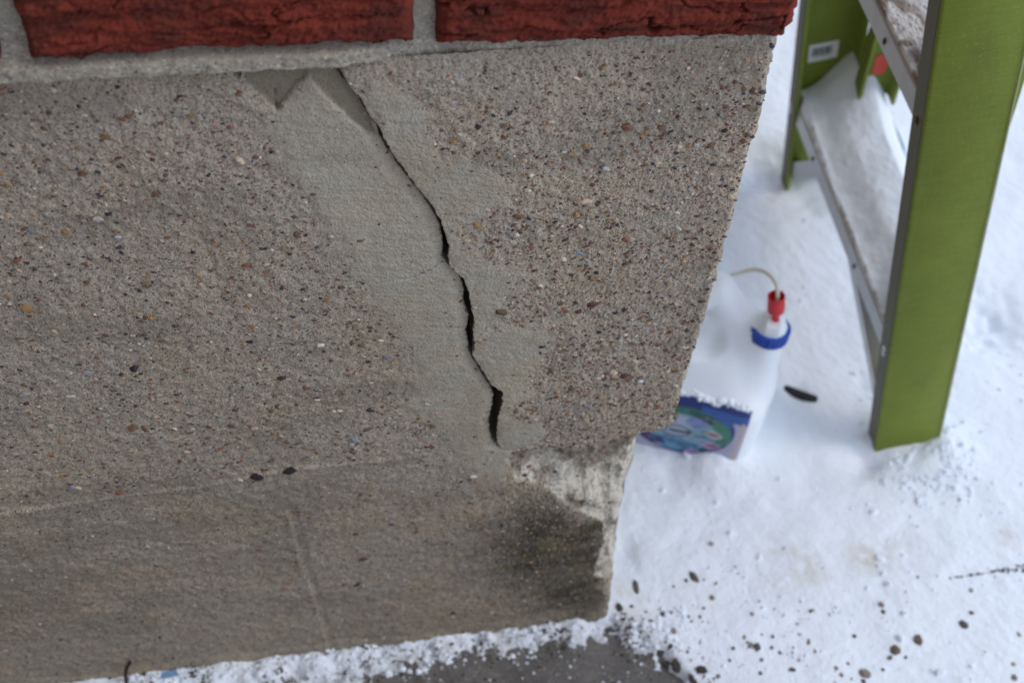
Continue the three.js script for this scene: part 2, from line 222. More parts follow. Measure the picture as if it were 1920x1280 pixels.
// pebbles of the aggregate
{
  const shapes = []; for (let s = 0; s < 5; s++) { const g = mergeVertices(new THREE.IcosahedronGeometry(1, 1).deleteAttribute('normal').deleteAttribute('uv')), p = g.attributes.position; const ax = rr(0.75, 1), ay = rr(0.6, 0.95);
    for (let i = 0; i < p.count; i++) { const k = 1 + 0.24 * (rnd() * 2 - 1); p.setXYZ(i, p.getX(i) * k * ax, p.getY(i) * k * ay, p.getZ(i) * k * 0.55); } shapes.push(toCreasedNormals(g, 0.55)); }
  const palette = [[0.15, 0.083, 0.046, 30], [0.036, 0.034, 0.037, 17], [0.20, 0.078, 0.045, 17], [0.30, 0.165, 0.06, 11], [0.11, 0.046, 0.038, 8], [0.44, 0.35, 0.25, 20], [0.28, 0.25, 0.23, 12], [0.58, 0.50, 0.40, 8], [0.42, 0.26, 0.17, 7], [0.17, 0.13, 0.06, 7]];
  const tot = palette.reduce((a, c) => a + c[3], 0), pick = () => { let t = rnd() * tot; for (const c of palette) { if ((t -= c[3]) < 0) return c; } return palette[0]; };
  const list = [];
  let tries = 0;
  while (list.length < 40000 && tries++ < 420000) {
    const x = rr(-0.64, 0.002), y = rr(0.0, H - 0.006); if (x > edgeAt(y) - 0.0015) continue;
    const Z = zoneAt(x, y), [cx, hw] = crackAt(y); if (Math.abs(x - cx) < hw + 0.0015 && y > crackEnd) continue;
    const right = sm(-0.22, -0.12, x), mid = 0.55 + 0.75 * fbm(x * 20 + 5, y * 34, 3);
    let den = mix(0.55, 1, right) * clamp(mid + 0.25) * mix(0.45, 1, sm(0.0, 0.06, H - y)) * (1 - 0.93 * Z.patch) * (1 - 0.9 * Z.fill) * (1 - 0.9 * Z.chip) * (1 - 0.15 * Z.low);
    if (rnd() > den) continue;
    let s = 0.00054 * Math.exp(0.5 * (rnd() + rnd() + rnd() - 1.5) * 2) * (1 - 0.3 * Z.low); if (rnd() < 0.075 * (1 - Z.patch)) s *= rr(1.5, 2.4); s = Math.min(s, 0.0036);
    list.push([x, y, s]);
  }
  // the large stones that can be told apart in the face: pixel, size in photo pixels, colour
  const big = [[357, 218, 11, [0.27, 0.165, 0.05]], [121, 318, 8, [0.25, 0.15, 0.05]], [12, 348, 10, [0.25, 0.155, 0.055]], [207, 303, 7, [0.32, 0.13, 0.05]], [420, 295, 9, [0.05, 0.03, 0.035]], [463, 332, 10, [0.11, 0.085, 0.085]], [190, 262, 7, [0.05, 0.06, 0.085]], [62, 371, 11, [0.45, 0.36, 0.28]], [85, 401, 11, [0.33, 0.36, 0.31]], [65, 404, 9, [0.40, 0.24, 0.12]], [310, 328, 9, [0.09, 0.09, 0.065]], [172, 298, 9, [0.05, 0.05, 0.045]], [6, 289, 10, [0.035, 0.035, 0.05]], [80, 272, 9, [0.07, 0.045, 0.045]], [182, 410, 18, [0.36, 0.33, 0.28]], [270, 340, 6, [0.11, 0.07, 0.055]], [400, 248, 8, [0.12, 0.035, 0.03]],
    [56, 436, 14, [0.14, 0.16, 0.19]], [82, 449, 9, [0.30, 0.145, 0.06]], [220, 443, 12, [0.42, 0.41, 0.42]], [65, 502, 9, [0.055, 0.055, 0.055]], [24, 505, 10, [0.10, 0.10, 0.095]], [256, 489, 7, [0.26, 0.07, 0.05]], [201, 484, 9, [0.04, 0.042, 0.055]], [283, 597, 9, [0.50, 0.25, 0.08]], [257, 595, 7, [0.04, 0.05, 0.07]], [328, 611, 9, [0.13, 0.05, 0.05]], [548, 463, 8, [0.19, 0.10, 0.07]], [498, 510, 9, [0.28, 0.10, 0.055]], [595, 462, 8, [0.10, 0.085, 0.055]], [572, 560, 7, [0.50, 0.50, 0.49]], [182, 672, 9, [0.17, 0.095, 0.03]], [135, 560, 12, [0.23, 0.19, 0.17]], [222, 738, 8, [0.055, 0.05, 0.045]], [330, 740, 10, [0.06, 0.065, 0.08]], [290, 738, 8, [0.18, 0.11, 0.05]], [150, 772, 8, [0.24, 0.20, 0.13]], [440, 770, 9, [0.10, 0.06, 0.04]], [520, 765, 9, [0.13, 0.09, 0.05]], [160, 700, 16, [0.27, 0.27, 0.30]], [276, 635, 10, [0.06, 0.07, 0.085]], [300, 640, 6, [0.14, 0.10, 0.04]],
    [725, 668, 17, [0.19, 0.19, 0.20]], [632, 528, 14, [0.34, 0.29, 0.22]], [680, 166, 9, [0.10, 0.045, 0.055]], [657, 152, 6, [0.62, 0.62, 0.60]], [781, 162, 6, [0.45, 0.20, 0.08]], [808, 191, 7, [0.10, 0.07, 0.045]], [850, 190, 12, [0.33, 0.33, 0.36]], [908, 135, 6, [0.03, 0.035, 0.05]], [830, 274, 7, [0.06, 0.03, 0.05]], [1086, 296, 7, [0.20, 0.05, 0.035]], [1152, 246, 10, [0.11, 0.12, 0.12]], [1135, 313, 14, [0.38, 0.40, 0.43]], [1145, 275, 9, [0.14, 0.14, 0.16]], [1066, 370, 7, [0.07, 0.075, 0.095]], [1225, 305, 7, [0.045, 0.055, 0.08]], [1214, 242, 7, [0.17, 0.08, 0.04]], [1172, 447, 13, [0.20, 0.06, 0.035]], [1203, 447, 11, [0.28, 0.24, 0.19]], [1085, 471, 12, [0.19, 0.23, 0.28]], [997, 459, 11, [0.26, 0.115, 0.075]], [1031, 448, 8, [0.10, 0.075, 0.055]], [1117, 516, 8, [0.30, 0.165, 0.05]], [964, 553, 6, [0.035, 0.04, 0.06]], [1201, 537, 8, [0.13, 0.11, 0.09]], [1159, 633, 6, [0.06, 0.075, 0.10]], [1145, 530, 14, [0.29, 0.26, 0.24]], [952, 524, 6, [0.05, 0.055, 0.075]], [1010, 536, 9, [0.21, 0.09, 0.05]], [1290, 330, 8, [0.20, 0.085, 0.045]], [1323, 219, 9, [0.12, 0.13, 0.12]], [1272, 426, 11, [0.40, 0.42, 0.36]], [1344, 397, 9, [0.06, 0.075, 0.10]], [1354, 336, 9, [0.055, 0.065, 0.08]], [1396, 177, 8, [0.055, 0.06, 0.08]], [1448, 86, 11, [0.03, 0.035, 0.05]], [1430, 172, 10, [0.04, 0.045, 0.06]], [1424, 194, 10, [0.05, 0.055, 0.07]], [1417, 120, 8, [0.16, 0.17, 0.19]], [1401, 112, 8, [0.38, 0.22, 0.13]], [1428, 116, 7, [0.40, 0.26, 0.19]], [1290, 128, 8, [0.60, 0.53, 0.46]], [1235, 208, 7, [0.60, 0.57, 0.52]], [1213, 240, 7, [0.20, 0.09, 0.05]], [1305, 272, 12, [0.34, 0.31, 0.31]], [1258, 448, 9, [0.35, 0.23, 0.10]], [1374, 355, 8, [0.045, 0.045, 0.05]], [1200, 712, 8, [0.60, 0.61, 0.62]], [1290, 620, 9, [0.045, 0.05, 0.06]], [1145, 750, 8, [0.52, 0.40, 0.30]], [1030, 742, 8, [0.045, 0.045, 0.05]], [1062, 772, 10, [0.25, 0.14, 0.05]], [1106, 731, 7, [0.35, 0.16, 0.07]], [1095, 660, 7, [0.36, 0.32, 0.28]],
    [665, 824, 15, [0.24, 0.26, 0.30]], [660, 832, 9, [0.50, 0.48, 0.46]], [135, 912, 12, [0.22, 0.24, 0.27]], [392, 845, 9, [0.17, 0.19, 0.22]], [400, 892, 8, [0.46, 0.30, 0.20]], [420, 876, 7, [0.16, 0.07, 0.035]], [251, 912, 5, [0.04, 0.045, 0.05]], [203, 971, 6, [0.09, 0.045, 0.02]]];
  const bigMats = new Map();
  for (const [px, py, d, c] of big) {
    const [x, y] = onWall(px, py), [x2] = onWall(px + d, py), s = (x2 - x) * 0.62;
    const key = c.join(); if (!bigMats.has(key)) bigMats.set(key, M({ color: lin(c[0] * 1.1, c[1] * 1.1, c[2] * 1.1), roughness: rr(0.55, 0.85) }));
    const m = mesh('pebble', shapes[(rnd() * 5) | 0], bigMats.get(key), wall); m.position.set(x, y, relief(x, y) + s * 0.02); m.rotation.set(rr(-0.15, 0.15), rr(-0.15, 0.15), rr(-0.7, 0.3)); m.scale.set(s * rr(0.95, 1.2), s * rr(0.7, 1.0), s * 0.8);
  }
  const o = new THREE.Object3D(), col = new THREE.Color(), pm = M({ color: 0xffffff, roughness: 0.78 });
  const byShape = shapes.map(() => []); for (const l of list) byShape[(rnd() * 5) | 0].push(l);
  shapes.forEach((g, si) => {
    const L = byShape[si], im = new THREE.InstancedMesh(g, pm, L.length);
    L.forEach(([x, y, s], i) => { o.position.set(x, y, relief(x, y) + s * rr(-0.25, 0.06)); o.rotation.set(rr(-0.3, 0.3), rr(-0.3, 0.3), rr(-0.9, 0.5)); o.scale.set(s * rr(0.9, 1.5), s * rr(0.65, 1.05), s); o.updateMatrix(); im.setMatrixAt(i, o.matrix); const c = pick(), k = rr(0.75, 1.3); im.setColorAt(i, col.setRGB(c[0] * k, c[1] * k, c[2] * k)); });
    im.name = 'fine_aggregate'; im.userData.kind = 'stuff'; im.castShadow = im.receiveShadow = true; wall.add(im);
  });
}

// ------------------------------------------------------------------ the brick wall on top
const brickWall = thing('brick_wall', 'dark red rugged brick wall in grey mortar above the concrete', 'wall');
{
  const BY = H + 0.0098, BH = 0.0565, PITCH = 0.204;
  const mortarMap = new Uint8Array(512 * 512 * 4);
  for (let j = 0; j < 512; j++) for (let i = 0; i < 512; i++) { const k = (j * 512 + i) * 4, x = i / 512, y = j / 512, f = vn(i * 0.31, j * 0.31), g = vn(i * 0.9, j * 0.9), m = fbm(x * 30, y * 30, 3); let v = 0.34 * (1 + 0.22 * m + 0.13 * f + 0.2 * g); if (f > 0.72) v = 0.55; if (f < -0.78) v *= 0.45; mortarMap[k] = toS(v * 1.04); mortarMap[k + 1] = toS(v * 0.93); mortarMap[k + 2] = toS(v * 0.74); mortarMap[k + 3] = 255; }
  const mt = dataTex(mortarMap, 512, 512, true); mt.repeat.set(6, 6);
  const mortarMat = M({ map: mt, roughness: 0.95 });
  { // mortar: bed joint over the concrete and head joints between bricks
    const nx = 560, ny = 70, y0 = H - 0.0012, y1 = H + 0.152, pos = new Float32Array(nx * ny * 3), uv = new Float32Array(nx * ny * 2);
    for (let j = 0; j < ny; j++) for (let i = 0; i < nx; i++) {
      const x = mix(-0.66, 0.0, i / (nx - 1)), t = j / (ny - 1), y = y0 + (y1 - y0) * Math.pow(t, 1.7), k = j * nx + i;
      const proud = 0.0072 * sm(-0.2, -0.245, x) * sm(0.0095, 0.0065, y - H) - 0.0006 * sm(-0.245, -0.2, x);
      let z = proud + 0.0014 * fbm(x * 160, y * 160, 3) + 0.0006 * vn(x * 700, y * 700) - 0.0032 * sm(0.0085, 0.012, y - H);
      if (j === 0) z = -0.012; if (j === 1) z = Math.min(z, z - 0.001);
      const yy = y + (j < 4 ? 0.0009 * fbm(x * 110, 3, 3) - 0.0026 * sm(-0.222, -0.212, x) : 0);
      pos.set([x + (i === nx - 1 ? 0 : 0), yy, i === nx - 1 ? z - 0.01 : z], k * 3); uv[k * 2] = x; uv[k * 2 + 1] = y - z * 1.2;
    }
    mesh('mortar_joint', gridGeo(pos, uv, nx, ny), mortarMat, brickWall);
  }
  const brickMat = new THREE.MeshStandardMaterial({ vertexColors: true, roughness: 1, metalness: 0 });
  const brickGeo = (L, off, fineStep, right) => { // front face with a torn, bark-like surface and rounded arrises
    const nx = Math.round(L / fineStep) + 1, ny = Math.round(BH / fineStep) + 1, pos = new Float32Array(nx * ny * 3), col = new Float32Array(nx * ny * 3);
    for (let j = 0; j < ny; j++) for (let i = 0; i < nx; i++) {
      const u = i / (nx - 1) * L, v = j / (ny - 1) * BH, k = (j * nx + i) * 3;
      const wx = u + 0.006 * fbm(u * 45 + off, v * 60, 3), wy = v + 0.0045 * fbm(u * 55 + off * 2, v * 70 + 5, 3);
      const strata = fbm(wx * 9 + off, wy * 240 + 2, 3), a = fbm(wx * 30 + off, wy * 125, 5), plates = Math.abs(fbm(wx * 20 + off * 3, wy * 62 + 11, 3)), cr = Math.abs(fbm(wx * 26 + 3 + off, wy * 74 + off, 3));
      let z = 0.0050 + 0.0034 * a + 0.0018 * sm(0.0, 0.05, plates) + 0.0013 * sm(-0.05, 0.05, strata) - 0.0060 * sm(0.026, 0.004, cr) * sm(-0.25, 0.1, fbm(u * 24 + off, v * 40 + 8, 2) + 0.05) + 0.0015 * fbm(u * 260 + off, v * 420, 3) + 0.0007 * vn(u * 900, v * 900 + off);
      const eb = Math.min(u, L - u), ev = Math.min(v, BH - v), ed = Math.min(eb, ev) + 0.0018 * fbm(u * 120, v * 120 + off, 3); z -= 0.007 * Math.pow(1 - clamp(ed / 0.0075), 2.2);
      const edge = i === 0 || j === 0 || i === nx - 1 || j === ny - 1; if (edge) z = -0.014;
      const n = 0.0022 * fbm(u * 75 + off, v * 75, 3);
      pos[k] = u - L / 2 + (eb < 0.004 ? n : 0) * 1; pos[k + 1] = v + (ev < 0.004 ? n * 0.8 : 0); pos[k + 2] = z;
      const t = clamp(0.42 + 0.7 * fbm(u * 34 + off * 5, v * 90, 4) + 0.28 * vn(u * 1100, v * 1100 + off)), dk = sm(0.04, 0.30, fbm(u * 38 + off + 30, v * 95 + 4, 4) + 0.10 * fbm(u * 220, v * 300, 2));
      const s = clamp(dk) * 0.45; pos[k] += 0;
      col[k] = mix(mix(0.125, 0.215, t), 0.048, s); col[k + 1] = mix(mix(0.017, 0.031, t), 0.015, s); col[k + 2] = mix(mix(0.009, 0.015, t), 0.009, s);
    }
    const g = gridGeo(pos, null, nx, ny, col); return g;
  };
  const gA = brickGeo(0.1935, 3.3, 0.0008), gB = brickGeo(0.1975, 9.1, 0.0008), gC = brickGeo(0.1935, 14.7, 0.0016), gD = brickGeo(0.097, 21.2, 0.0016);
  const put = (g, x, y, z = 0, turn = 0) => { const m = mesh('brick', g, brickMat, brickWall); m.position.set(x, y, z); m.rotation.y = turn; return m; };
  put(gA, -0.301, BY); put(gB, -0.0948, H + 0.0042).rotation.z = -0.026; put(gC, -0.5055, BY); put(gC, -0.71, BY); put(gC, -0.914, BY);
  for (let c = 1; c < 3; c++) { const y = BY + c * 0.0665; if (c % 2) { put(gD, -0.046, y); for (let k = 0; k < 4; k++) put(k === 1 ? gA : gC, -0.199 - k * PITCH, y); } else for (let k = 0; k < 4; k++) put(gC, -0.0948 - k * PITCH, y); }
  for (let c = 0; c < 3; c++) for (let k = 0; k < 4; k++) put(c % 2 ? gC : (k ? gC : gD), 0.0, BY + c * 0.0665, c % 2 ? -0.1 - k * PITCH : (k ? -0.049 - k * PITCH + 0.052 : -0.049), Math.PI / 2);
  const low = new THREE.BoxGeometry(2.4, 0.205, 2.6); low.translate(-1.2085, H + 0.105, -1.31); mesh('mortar_core', low, mortarMat, brickWall);
  const up = new THREE.BoxGeometry(2.4, 1.9, 2.6); up.translate(-1.2, H + 0.21 + 0.95, -1.3); mesh('upper_courses', up, M({ color: lin(0.17, 0.045, 0.03), roughness: 0.9 }), brickWall);
}

// unseen brick wall added at the left to keep sky off that end
{ const blocker = thing('light_blocker', 'unseen red brick wing of the house at right angles to the cracked wall', 'wall'); const f = new THREE.BoxGeometry(0.3, H + 0.06, 3.2); f.translate(-0.93, H / 2 - 0.03, 1.6); mesh('footing', f, plainConcrete, blocker); const b = new THREE.BoxGeometry(0.3, 2.1, 3.2); b.translate(-0.928, H + 1.052, 1.6); mesh('brickwork', b, M({ color: lin(0.17, 0.045, 0.03), roughness: 0.9 }), blocker); }

// ------------------------------------------------------------------ ground: paving slab and snow
const SLABY = -0.010;
{
  const n = 512, d = new Uint8Array(n * n * 4);
  for (let j = 0; j < n; j++) for (let i = 0; i < n; i++) { const k = (j * n + i) * 4, f = vn(i * 0.35, j * 0.35), g = vn(i * 0.8, j * 0.8), m = fbm(i / n * 9, j / n * 9, 4); let v = 0.118 * (1 + 0.4 * m + 0.2 * g + 0.15 * f); if (f > 0.7) v = 0.26; d[k] = toS(v * 1.1); d[k + 1] = toS(v); d[k + 2] = toS(v * 0.93); d[k + 3] = 255; }
  const t = dataTex(d, n, n, true); t.repeat.set(5, 5);
  const nx = 240, ny = 120, pos = new Float32Array(nx * ny * 3), uv = new Float32Array(nx * ny * 2);
  for (let j = 0; j < ny; j++) for (let i = 0; i < nx; i++) { const k = j * nx + i, x = mix(-2.2, 0.6, Math.pow(i / (nx - 1), 0.6)), z = mix(-0.03, 1.6, Math.pow(j / (ny - 1), 1.7)); pos.set([x, SLABY + 0.0022 * fbm(x * 60, z * 60, 4), z], k * 3); uv[k * 2] = x; uv[k * 2 + 1] = z; }
  const g = gridGeo(pos, uv, nx, ny); g.index.array.reverse(); g.computeVertexNormals();
  const m = mesh('pavement', g, M({ map: t, roughness: 0.9 }), scene); m.userData.kind = 'structure';
  const g2 = new THREE.PlaneGeometry(80, 80); g2.rotateX(-Math.PI / 2); const m2 = mesh('ground', g2, M({ color: lin(0.12, 0.11, 0.1), roughness: 1 }), scene); m2.position.y = -0.06; m2.userData.kind = 'structure';
}
const gp = (a) => a.map(([x, y]) => onGround(x, y));
const slabPoly = [...gp([[420, 1300], [560, 1272], [640, 1262], [700, 1243], [760, 1226], [880, 1206], [1000, 1194], [1100, 1184], [1152, 1180], [1195, 1205], [1235, 1240], [1290, 1280]]), [0.13, 0.2], [0.2, 0.6], [0.3, 1.5], [-3, 1.5], [-3, 0.045], [-0.6, 0.035]];
const LAD = { A: new THREE.Vector3(0.3245, 0, -0.1583), D: 0.4003, tau: 0.0781, W: 0.0711 };
const pit = [[...onGround(1438, 318, 0.055), 0.034, -0.024], [...onGround(1520, 372, 0.05), 0.022, -0.010], [...onGround(1838, 600), 0.045, -0.030], [...onGround(1500, 733), 0.016, -0.006], [...onGround(1626, 700), 0.030, -0.008], [...onGround(1630, 845), 0.014, -0.010], [...onGround(1700, 335), 0.018, -0.03], [...onGround(1340, 865), 0.03, 0.012], [...onGround(1765, 835), 0.035, 0.016], [...onGround(1625, 860), 0.024, -0.014], [...onGround(1260, 880), 0.025, -0.008], [...onGround(1165, 1030), 0.022, -0.010]];
function snowY(x, z) {
  const d = -pdist(slabPoly, x, z); // > 0 on the snow side
  const ragged = 0.020 * fbm(x * 60, z * 60, 4) + 0.016 * fbm(x * 170, z * 170, 3);
  let h = SLABY + 0.0135 * sm(-0.012, 0.020, d + ragged) - 0.004 - 0.009 * sm(-0.015, -0.06, d);
  h += sm(0.0, 0.15, d) * (0.010 * fbm(x * 6 + 3, z * 6, 4) + 0.004) + sm(0.005, 0.03, d) * (0.0010 * fbm(x * 60, z * 60, 3) + 0.0007 * vn(x * 260, z * 260));
  h += 0.0018 * fbm(x * 26, z * 26, 3) * sm(0.01, 0.05, d) + 0.102 * sm(-0.20, -0.85, z) * sm(0.02, 0.16, x) - 0.006 * sm(0.05, 0.16, d);
  for (const [px, pz, r, a] of pit) { const q = ((x - px) ** 2 + (z - pz) ** 2) / (r * r); if (q < 8) h += a * Math.exp(-q) * (1 + 0.25 * vn(x * 90, z * 90)); }
  if (x < -0.02 && z > -0.01) h += (0.004 * fbm(x * 90 + 4, z * 90, 3) + 0.0022) * sm(-0.05, -0.02, d);
  return h;
}
{
  const axis = (lo, hi, step, outLo, outHi) => { const a = []; let s = step, v = lo; const l = []; while (v > outLo) { s *= 1.35; v -= s; l.push(v); } a.push(...l.reverse()); for (v = lo; v < hi; v += step) a.push(v); s = step; v = hi; while (v < outHi) { a.push(v); s *= 1.35; v += s; } a.push(v); return a; };
  const xs = axis(-0.60, 0.95, 0.0038, -40, 40), zs = axis(-1.15, 0.19, 0.0038, -40, 40), nx = xs.length, ny = zs.length;
  const pos = new Float32Array(nx * ny * 3), col = new Float32Array(nx * ny * 3), uv = new Float32Array(nx * ny * 2);
  const stains = [[1480, 1050, 0.035, 0.5], [1520, 1070, 0.022, 0.4], [1625, 1046, 0.016, 1], [1660, 1040, 0.03, 0.35], [1890, 1003, 0.014, 0.8], [1700, 1015, 0.015, 0.4], [1200, 1165, 0.020, 0.6], [1170, 1115, 0.016, 0.6], [1310, 1120, 0.02, 0.35]].map(([x, y, r, a]) => [...onGround(x, y), r, a]);
  for (let j = 0; j < ny; j++) for (let i = 0; i < nx; i++) {
    const k = j * nx + i, x = xs[i], z = zs[j]; pos.set([x, snowY(x, z), z], k * 3); uv[k * 2] = x; uv[k * 2 + 1] = z;
    let s = 0; for (const [sx, sz, r, a] of stains) { const q = ((x - sx) ** 2 + (z - sz) ** 2) / (r * r); if (q < 5) s += a * Math.exp(-q) * sm(-0.15, 0.35, fbm(x * 110, z * 110, 4) + 0.12); }
    s = clamp(s * 0.6);
    const d = -pdist(slabPoly, x, z), melt = x < 0.35 && z > -0.03 ? sm(0.016, -0.008, d + 0.02 * fbm(x * 120, z * 120, 4)) * 0.5 : 0;
    const spk = z > 0 && x < 0.1 && vn(x * 330, z * 330) > 0.55 ? 0.35 * sm(0.06, 0.0, d) : 0;
    const q = clamp(Math.max(melt, spk));
    col.set([mix(mix(0.84, 0.58, s), 0.33, q), mix(mix(0.885, 0.50, s), 0.31, q), mix(mix(0.95, 0.38, s), 0.29, q)], k * 3);
  }
  const g = gridGeo(pos, uv, nx, ny, col); g.index.array.reverse(); g.computeVertexNormals();
  const n = 256, b = new Uint8Array(n * n * 4); for (let j = 0; j < n; j++) for (let i = 0; i < n; i++) { const k = (j * n + i) * 4; b[k] = b[k + 1] = b[k + 2] = 255 * clamp(0.5 + 0.25 * vn(i * 0.45, j * 0.45) + 0.25 * vn(i * 0.12, j * 0.12)); b[k + 3] = 255; }
  const bt = dataTex(b, n, n, false, THREE.MirroredRepeatWrapping); bt.repeat.set(7, 7);
  const m = mesh('snow', g, new THREE.MeshPhysicalMaterial({ vertexColors: true, roughness: 0.9, bumpMap: bt, bumpScale: 0.0010, sheen: 0.15 }), scene);
  m.userData.kind = 'structure';
}
const snowMat = M({ color: lin(0.84, 0.885, 0.95), roughness: 0.92 });

// ------------------------------------------------------------------ the step ladder leaning towards the wall
{
  const { A, D, tau, W } = LAD;
  const u = new THREE.Vector3(-0.215, 0.973, 0.078).normalize(), w = new THREE.Vector3(0.976, 0.212, 0.042), mz = new THREE.Vector3();
  w.addScaledVector(u, -w.dot(u)).normalize(); mz.crossVectors(w, u).normalize();
  const ladder = thing('step_ladder', 'green fibreglass step ladder with snowy metal steps leaning beside the wall', 'ladder');
  ladder.position.copy(A); ladder.quaternion.setFromRotationMatrix(new THREE.Matrix4().makeBasis(w, u, mz));
  // pultruded fibreglass: cross threads, blotches, scuffs
  const n = 1024, d = new Uint8Array(n * n * 4), bp = new Uint8Array(n * n * 4);
  for (let j = 0; j < n; j++) for (let i = 0; i < n; i++) { const k = (j * n + i) * 4, x = i / n * 0.32, y = j / n * 0.32; const th = vn(x * 60 + 3, y * 1500), th2 = vn(x * 1100, y * 130), b = fbm(x * 26, y * 16, 4), f = vn(x * 1500, y * 1500), sc = Math.abs(vn(x * 40 + y * 90, y * 60 - x * 130)) < 0.012 ? 0.12 : 0;
    let v = 1 + 0.09 * th + 0.05 * th2 + 0.20 * b + 0.06 * f + sc; let r = 0.172 * v, g = 0.212 * v, bb = 0.024 * v; const br = sm(0.12, 0.4, fbm(x * 14 + 5, y * 10 + 2, 3)); r = mix(r, 0.165, br * 0.8); g = mix(g, 0.165, br * 0.8); bb = mix(bb, 0.04, br * 0.8); if (f > 0.93) { r = 0.5; g = 0.5; bb = 0.42; }
    d[k] = toS(r); d[k + 1] = toS(g); d[k + 2] = toS(bb); d[k + 3] = 255; bp[k] = bp[k + 1] = bp[k + 2] = 128 + 70 * th + 30 * f; bp[k + 3] = 255; }
  const gm = dataTex(d, n, n, true, THREE.MirroredRepeatWrapping), gb = dataTex(bp, n, n, false, THREE.MirroredRepeatWrapping); gm.repeat.set(1 / 0.32, 1 / 0.32); gb.repeat.copy(gm.repeat);
  const green = new THREE.MeshPhysicalMaterial({ map: gm, bumpMap: gb, bumpScale: 0.00022, roughness: 0.55, specularIntensity: 0.45 });
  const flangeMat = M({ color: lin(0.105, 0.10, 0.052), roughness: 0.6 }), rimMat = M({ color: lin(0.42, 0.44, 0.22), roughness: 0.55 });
  const an = 256, ad = new Uint8Array(an * an * 4); for (let j = 0; j < an; j++) for (let i = 0; i < an; i++) { const k = (j * an + i) * 4, v = 0.5 * (1 + 0.10 * vn(i * 0.05, j * 1.3) + 0.12 * fbm(i * 0.03, j * 0.03, 4)); ad[k] = toS(v * 1.0); ad[k + 1] = toS(v); ad[k + 2] = toS(v * 1.0); ad[k + 3] = 255; }
  const at = dataTex(ad, an, an, true, THREE.MirroredRepeatWrapping); at.repeat.set(8, 8);
  const alu = M({ map: at, roughness: 0.42, metalness: 0.55 });
  const rivetMat = M({ color: lin(0.5, 0.5, 0.5), roughness: 0.3, metalness: 0.8 }), rust = M({ color: lin(0.06, 0.022, 0.02), roughness: 0.7 }), rubber = M({ color: lin(0.018, 0.018, 0.018), roughness: 0.8 });
  // a channel: web at z 0 facing out, flanges turned inwards
  const channel = (wd, fl, t, len, y0) => { const s = new THREE.Shape(), r = 0.0035; s.moveTo(0, -fl); s.lineTo(0, -r); s.quadraticCurveTo(0, 0, r, 0); s.lineTo(wd - r, 0); s.quadraticCurveTo(wd, 0, wd, -r); s.lineTo(wd, -fl); s.lineTo(wd - t, -fl); s.lineTo(wd - t, -t - r); s.quadraticCurveTo(wd - t, -t, wd - t - r, -t); s.lineTo(t + r, -t); s.quadraticCurveTo(t, -t, t, -t - r); s.lineTo(t, -fl); s.closePath();
    const g = new THREE.ExtrudeGeometry(s, { depth: len, bevelEnabled: false, curveSegments: 4, steps: 1 }); // shape x,y -> x,z ; depth -> y
    g.rotateX(-Math.PI / 2); const p = g.attributes.position, uvv = g.attributes.uv; for (let i = 0; i < p.count; i++) { const z = -p.getZ(i), y = p.getY(i) + y0; p.setZ(i, z); p.setY(i, y); uvv.setXY(i, p.getX(i) + z, y); }
    const ix = g.index; if (ix) ix.array.reverse(); else { const a = p.array; for (let i = 0; i < p.count; i += 3) for (let c = 0; c < 3; c++) { let q = a[i * 3 + c]; a[i * 3 + c] = a[(i + 2) * 3 + c]; a[(i + 2) * 3 + c] = q; if (c < 2) { q = uvv.array[i * 2 + c]; uvv.array[i * 2 + c] = uvv.array[(i + 2) * 2 + c]; uvv.array[(i + 2) * 2 + c] = q; } } }
    return toCreasedNormals(g, 0.6); };
  const LEN = 1.52, FL = 0.026;
  const gRail = channel(W, FL, 0.0038, LEN, -0.055), gRear = channel(0.045, 0.022, 0.0035, LEN - 0.28, 0.185);
  const rails = [];
  for (const side of [1, -1]) { const r = mesh('rail', gRail, green, ladder); r.position.z = side > 0 ? 0 : -D; r.scale.z = side; r.rotation.x = side > 0 ? -Math.atan(tau) : Math.atan(tau); rails.push(r);
    const e = new THREE.BoxGeometry(0.0012, LEN - 0.002, 0.0014); e.translate(W - 0.0004, LEN / 2 - 0.055, 0.0003); mesh('pale_edge', e, rimMat, r);  // thin pale line along the outer edge of the web
    const ft = new RoundedBoxGeometry(W + 0.006, 0.05, 0.034, 3, 0.004); ft.translate(W / 2 - 0.001, -0.077, -0.013); mesh('foot', ft, rubber, r);
    const fs = new THREE.BoxGeometry(0.0008, LEN - 0.004, FL - 0.006); fs.translate(-0.0003, LEN / 2 - 0.055, -FL / 2 - 0.0015); mesh('flange_strip', fs, flangeMat, r).userData.label = 'dull grey olive strip on the rail side';  // thin strip laid over the channel side, greyer and darker than the rail
  }
  for (const side of [1, -1]) { const r = mesh('rear_rail', gRear, green, ladder); r.position.set(side > 0 ? 0.021 : 0.044, 0.0, side > 0 ? -0.044 : -D + 0.040); r.scale.z = side; r.rotation.order = 'ZXY'; r.rotation.z = -0.075; r.rotation.x = side > 0 ? -Math.atan(tau * 0.9) : Math.atan(tau * 0.9);
    if (side < 0) { const st = new THREE.BoxGeometry(0.016, 0.03, 0.0006); st.translate(0.024, 0.235, -0.0042); mesh('warning_sticker', st, M({ color: lin(0.62, 0.045, 0.02), roughness: 0.5 }), r).userData.label = 'small orange red sticker'; } }
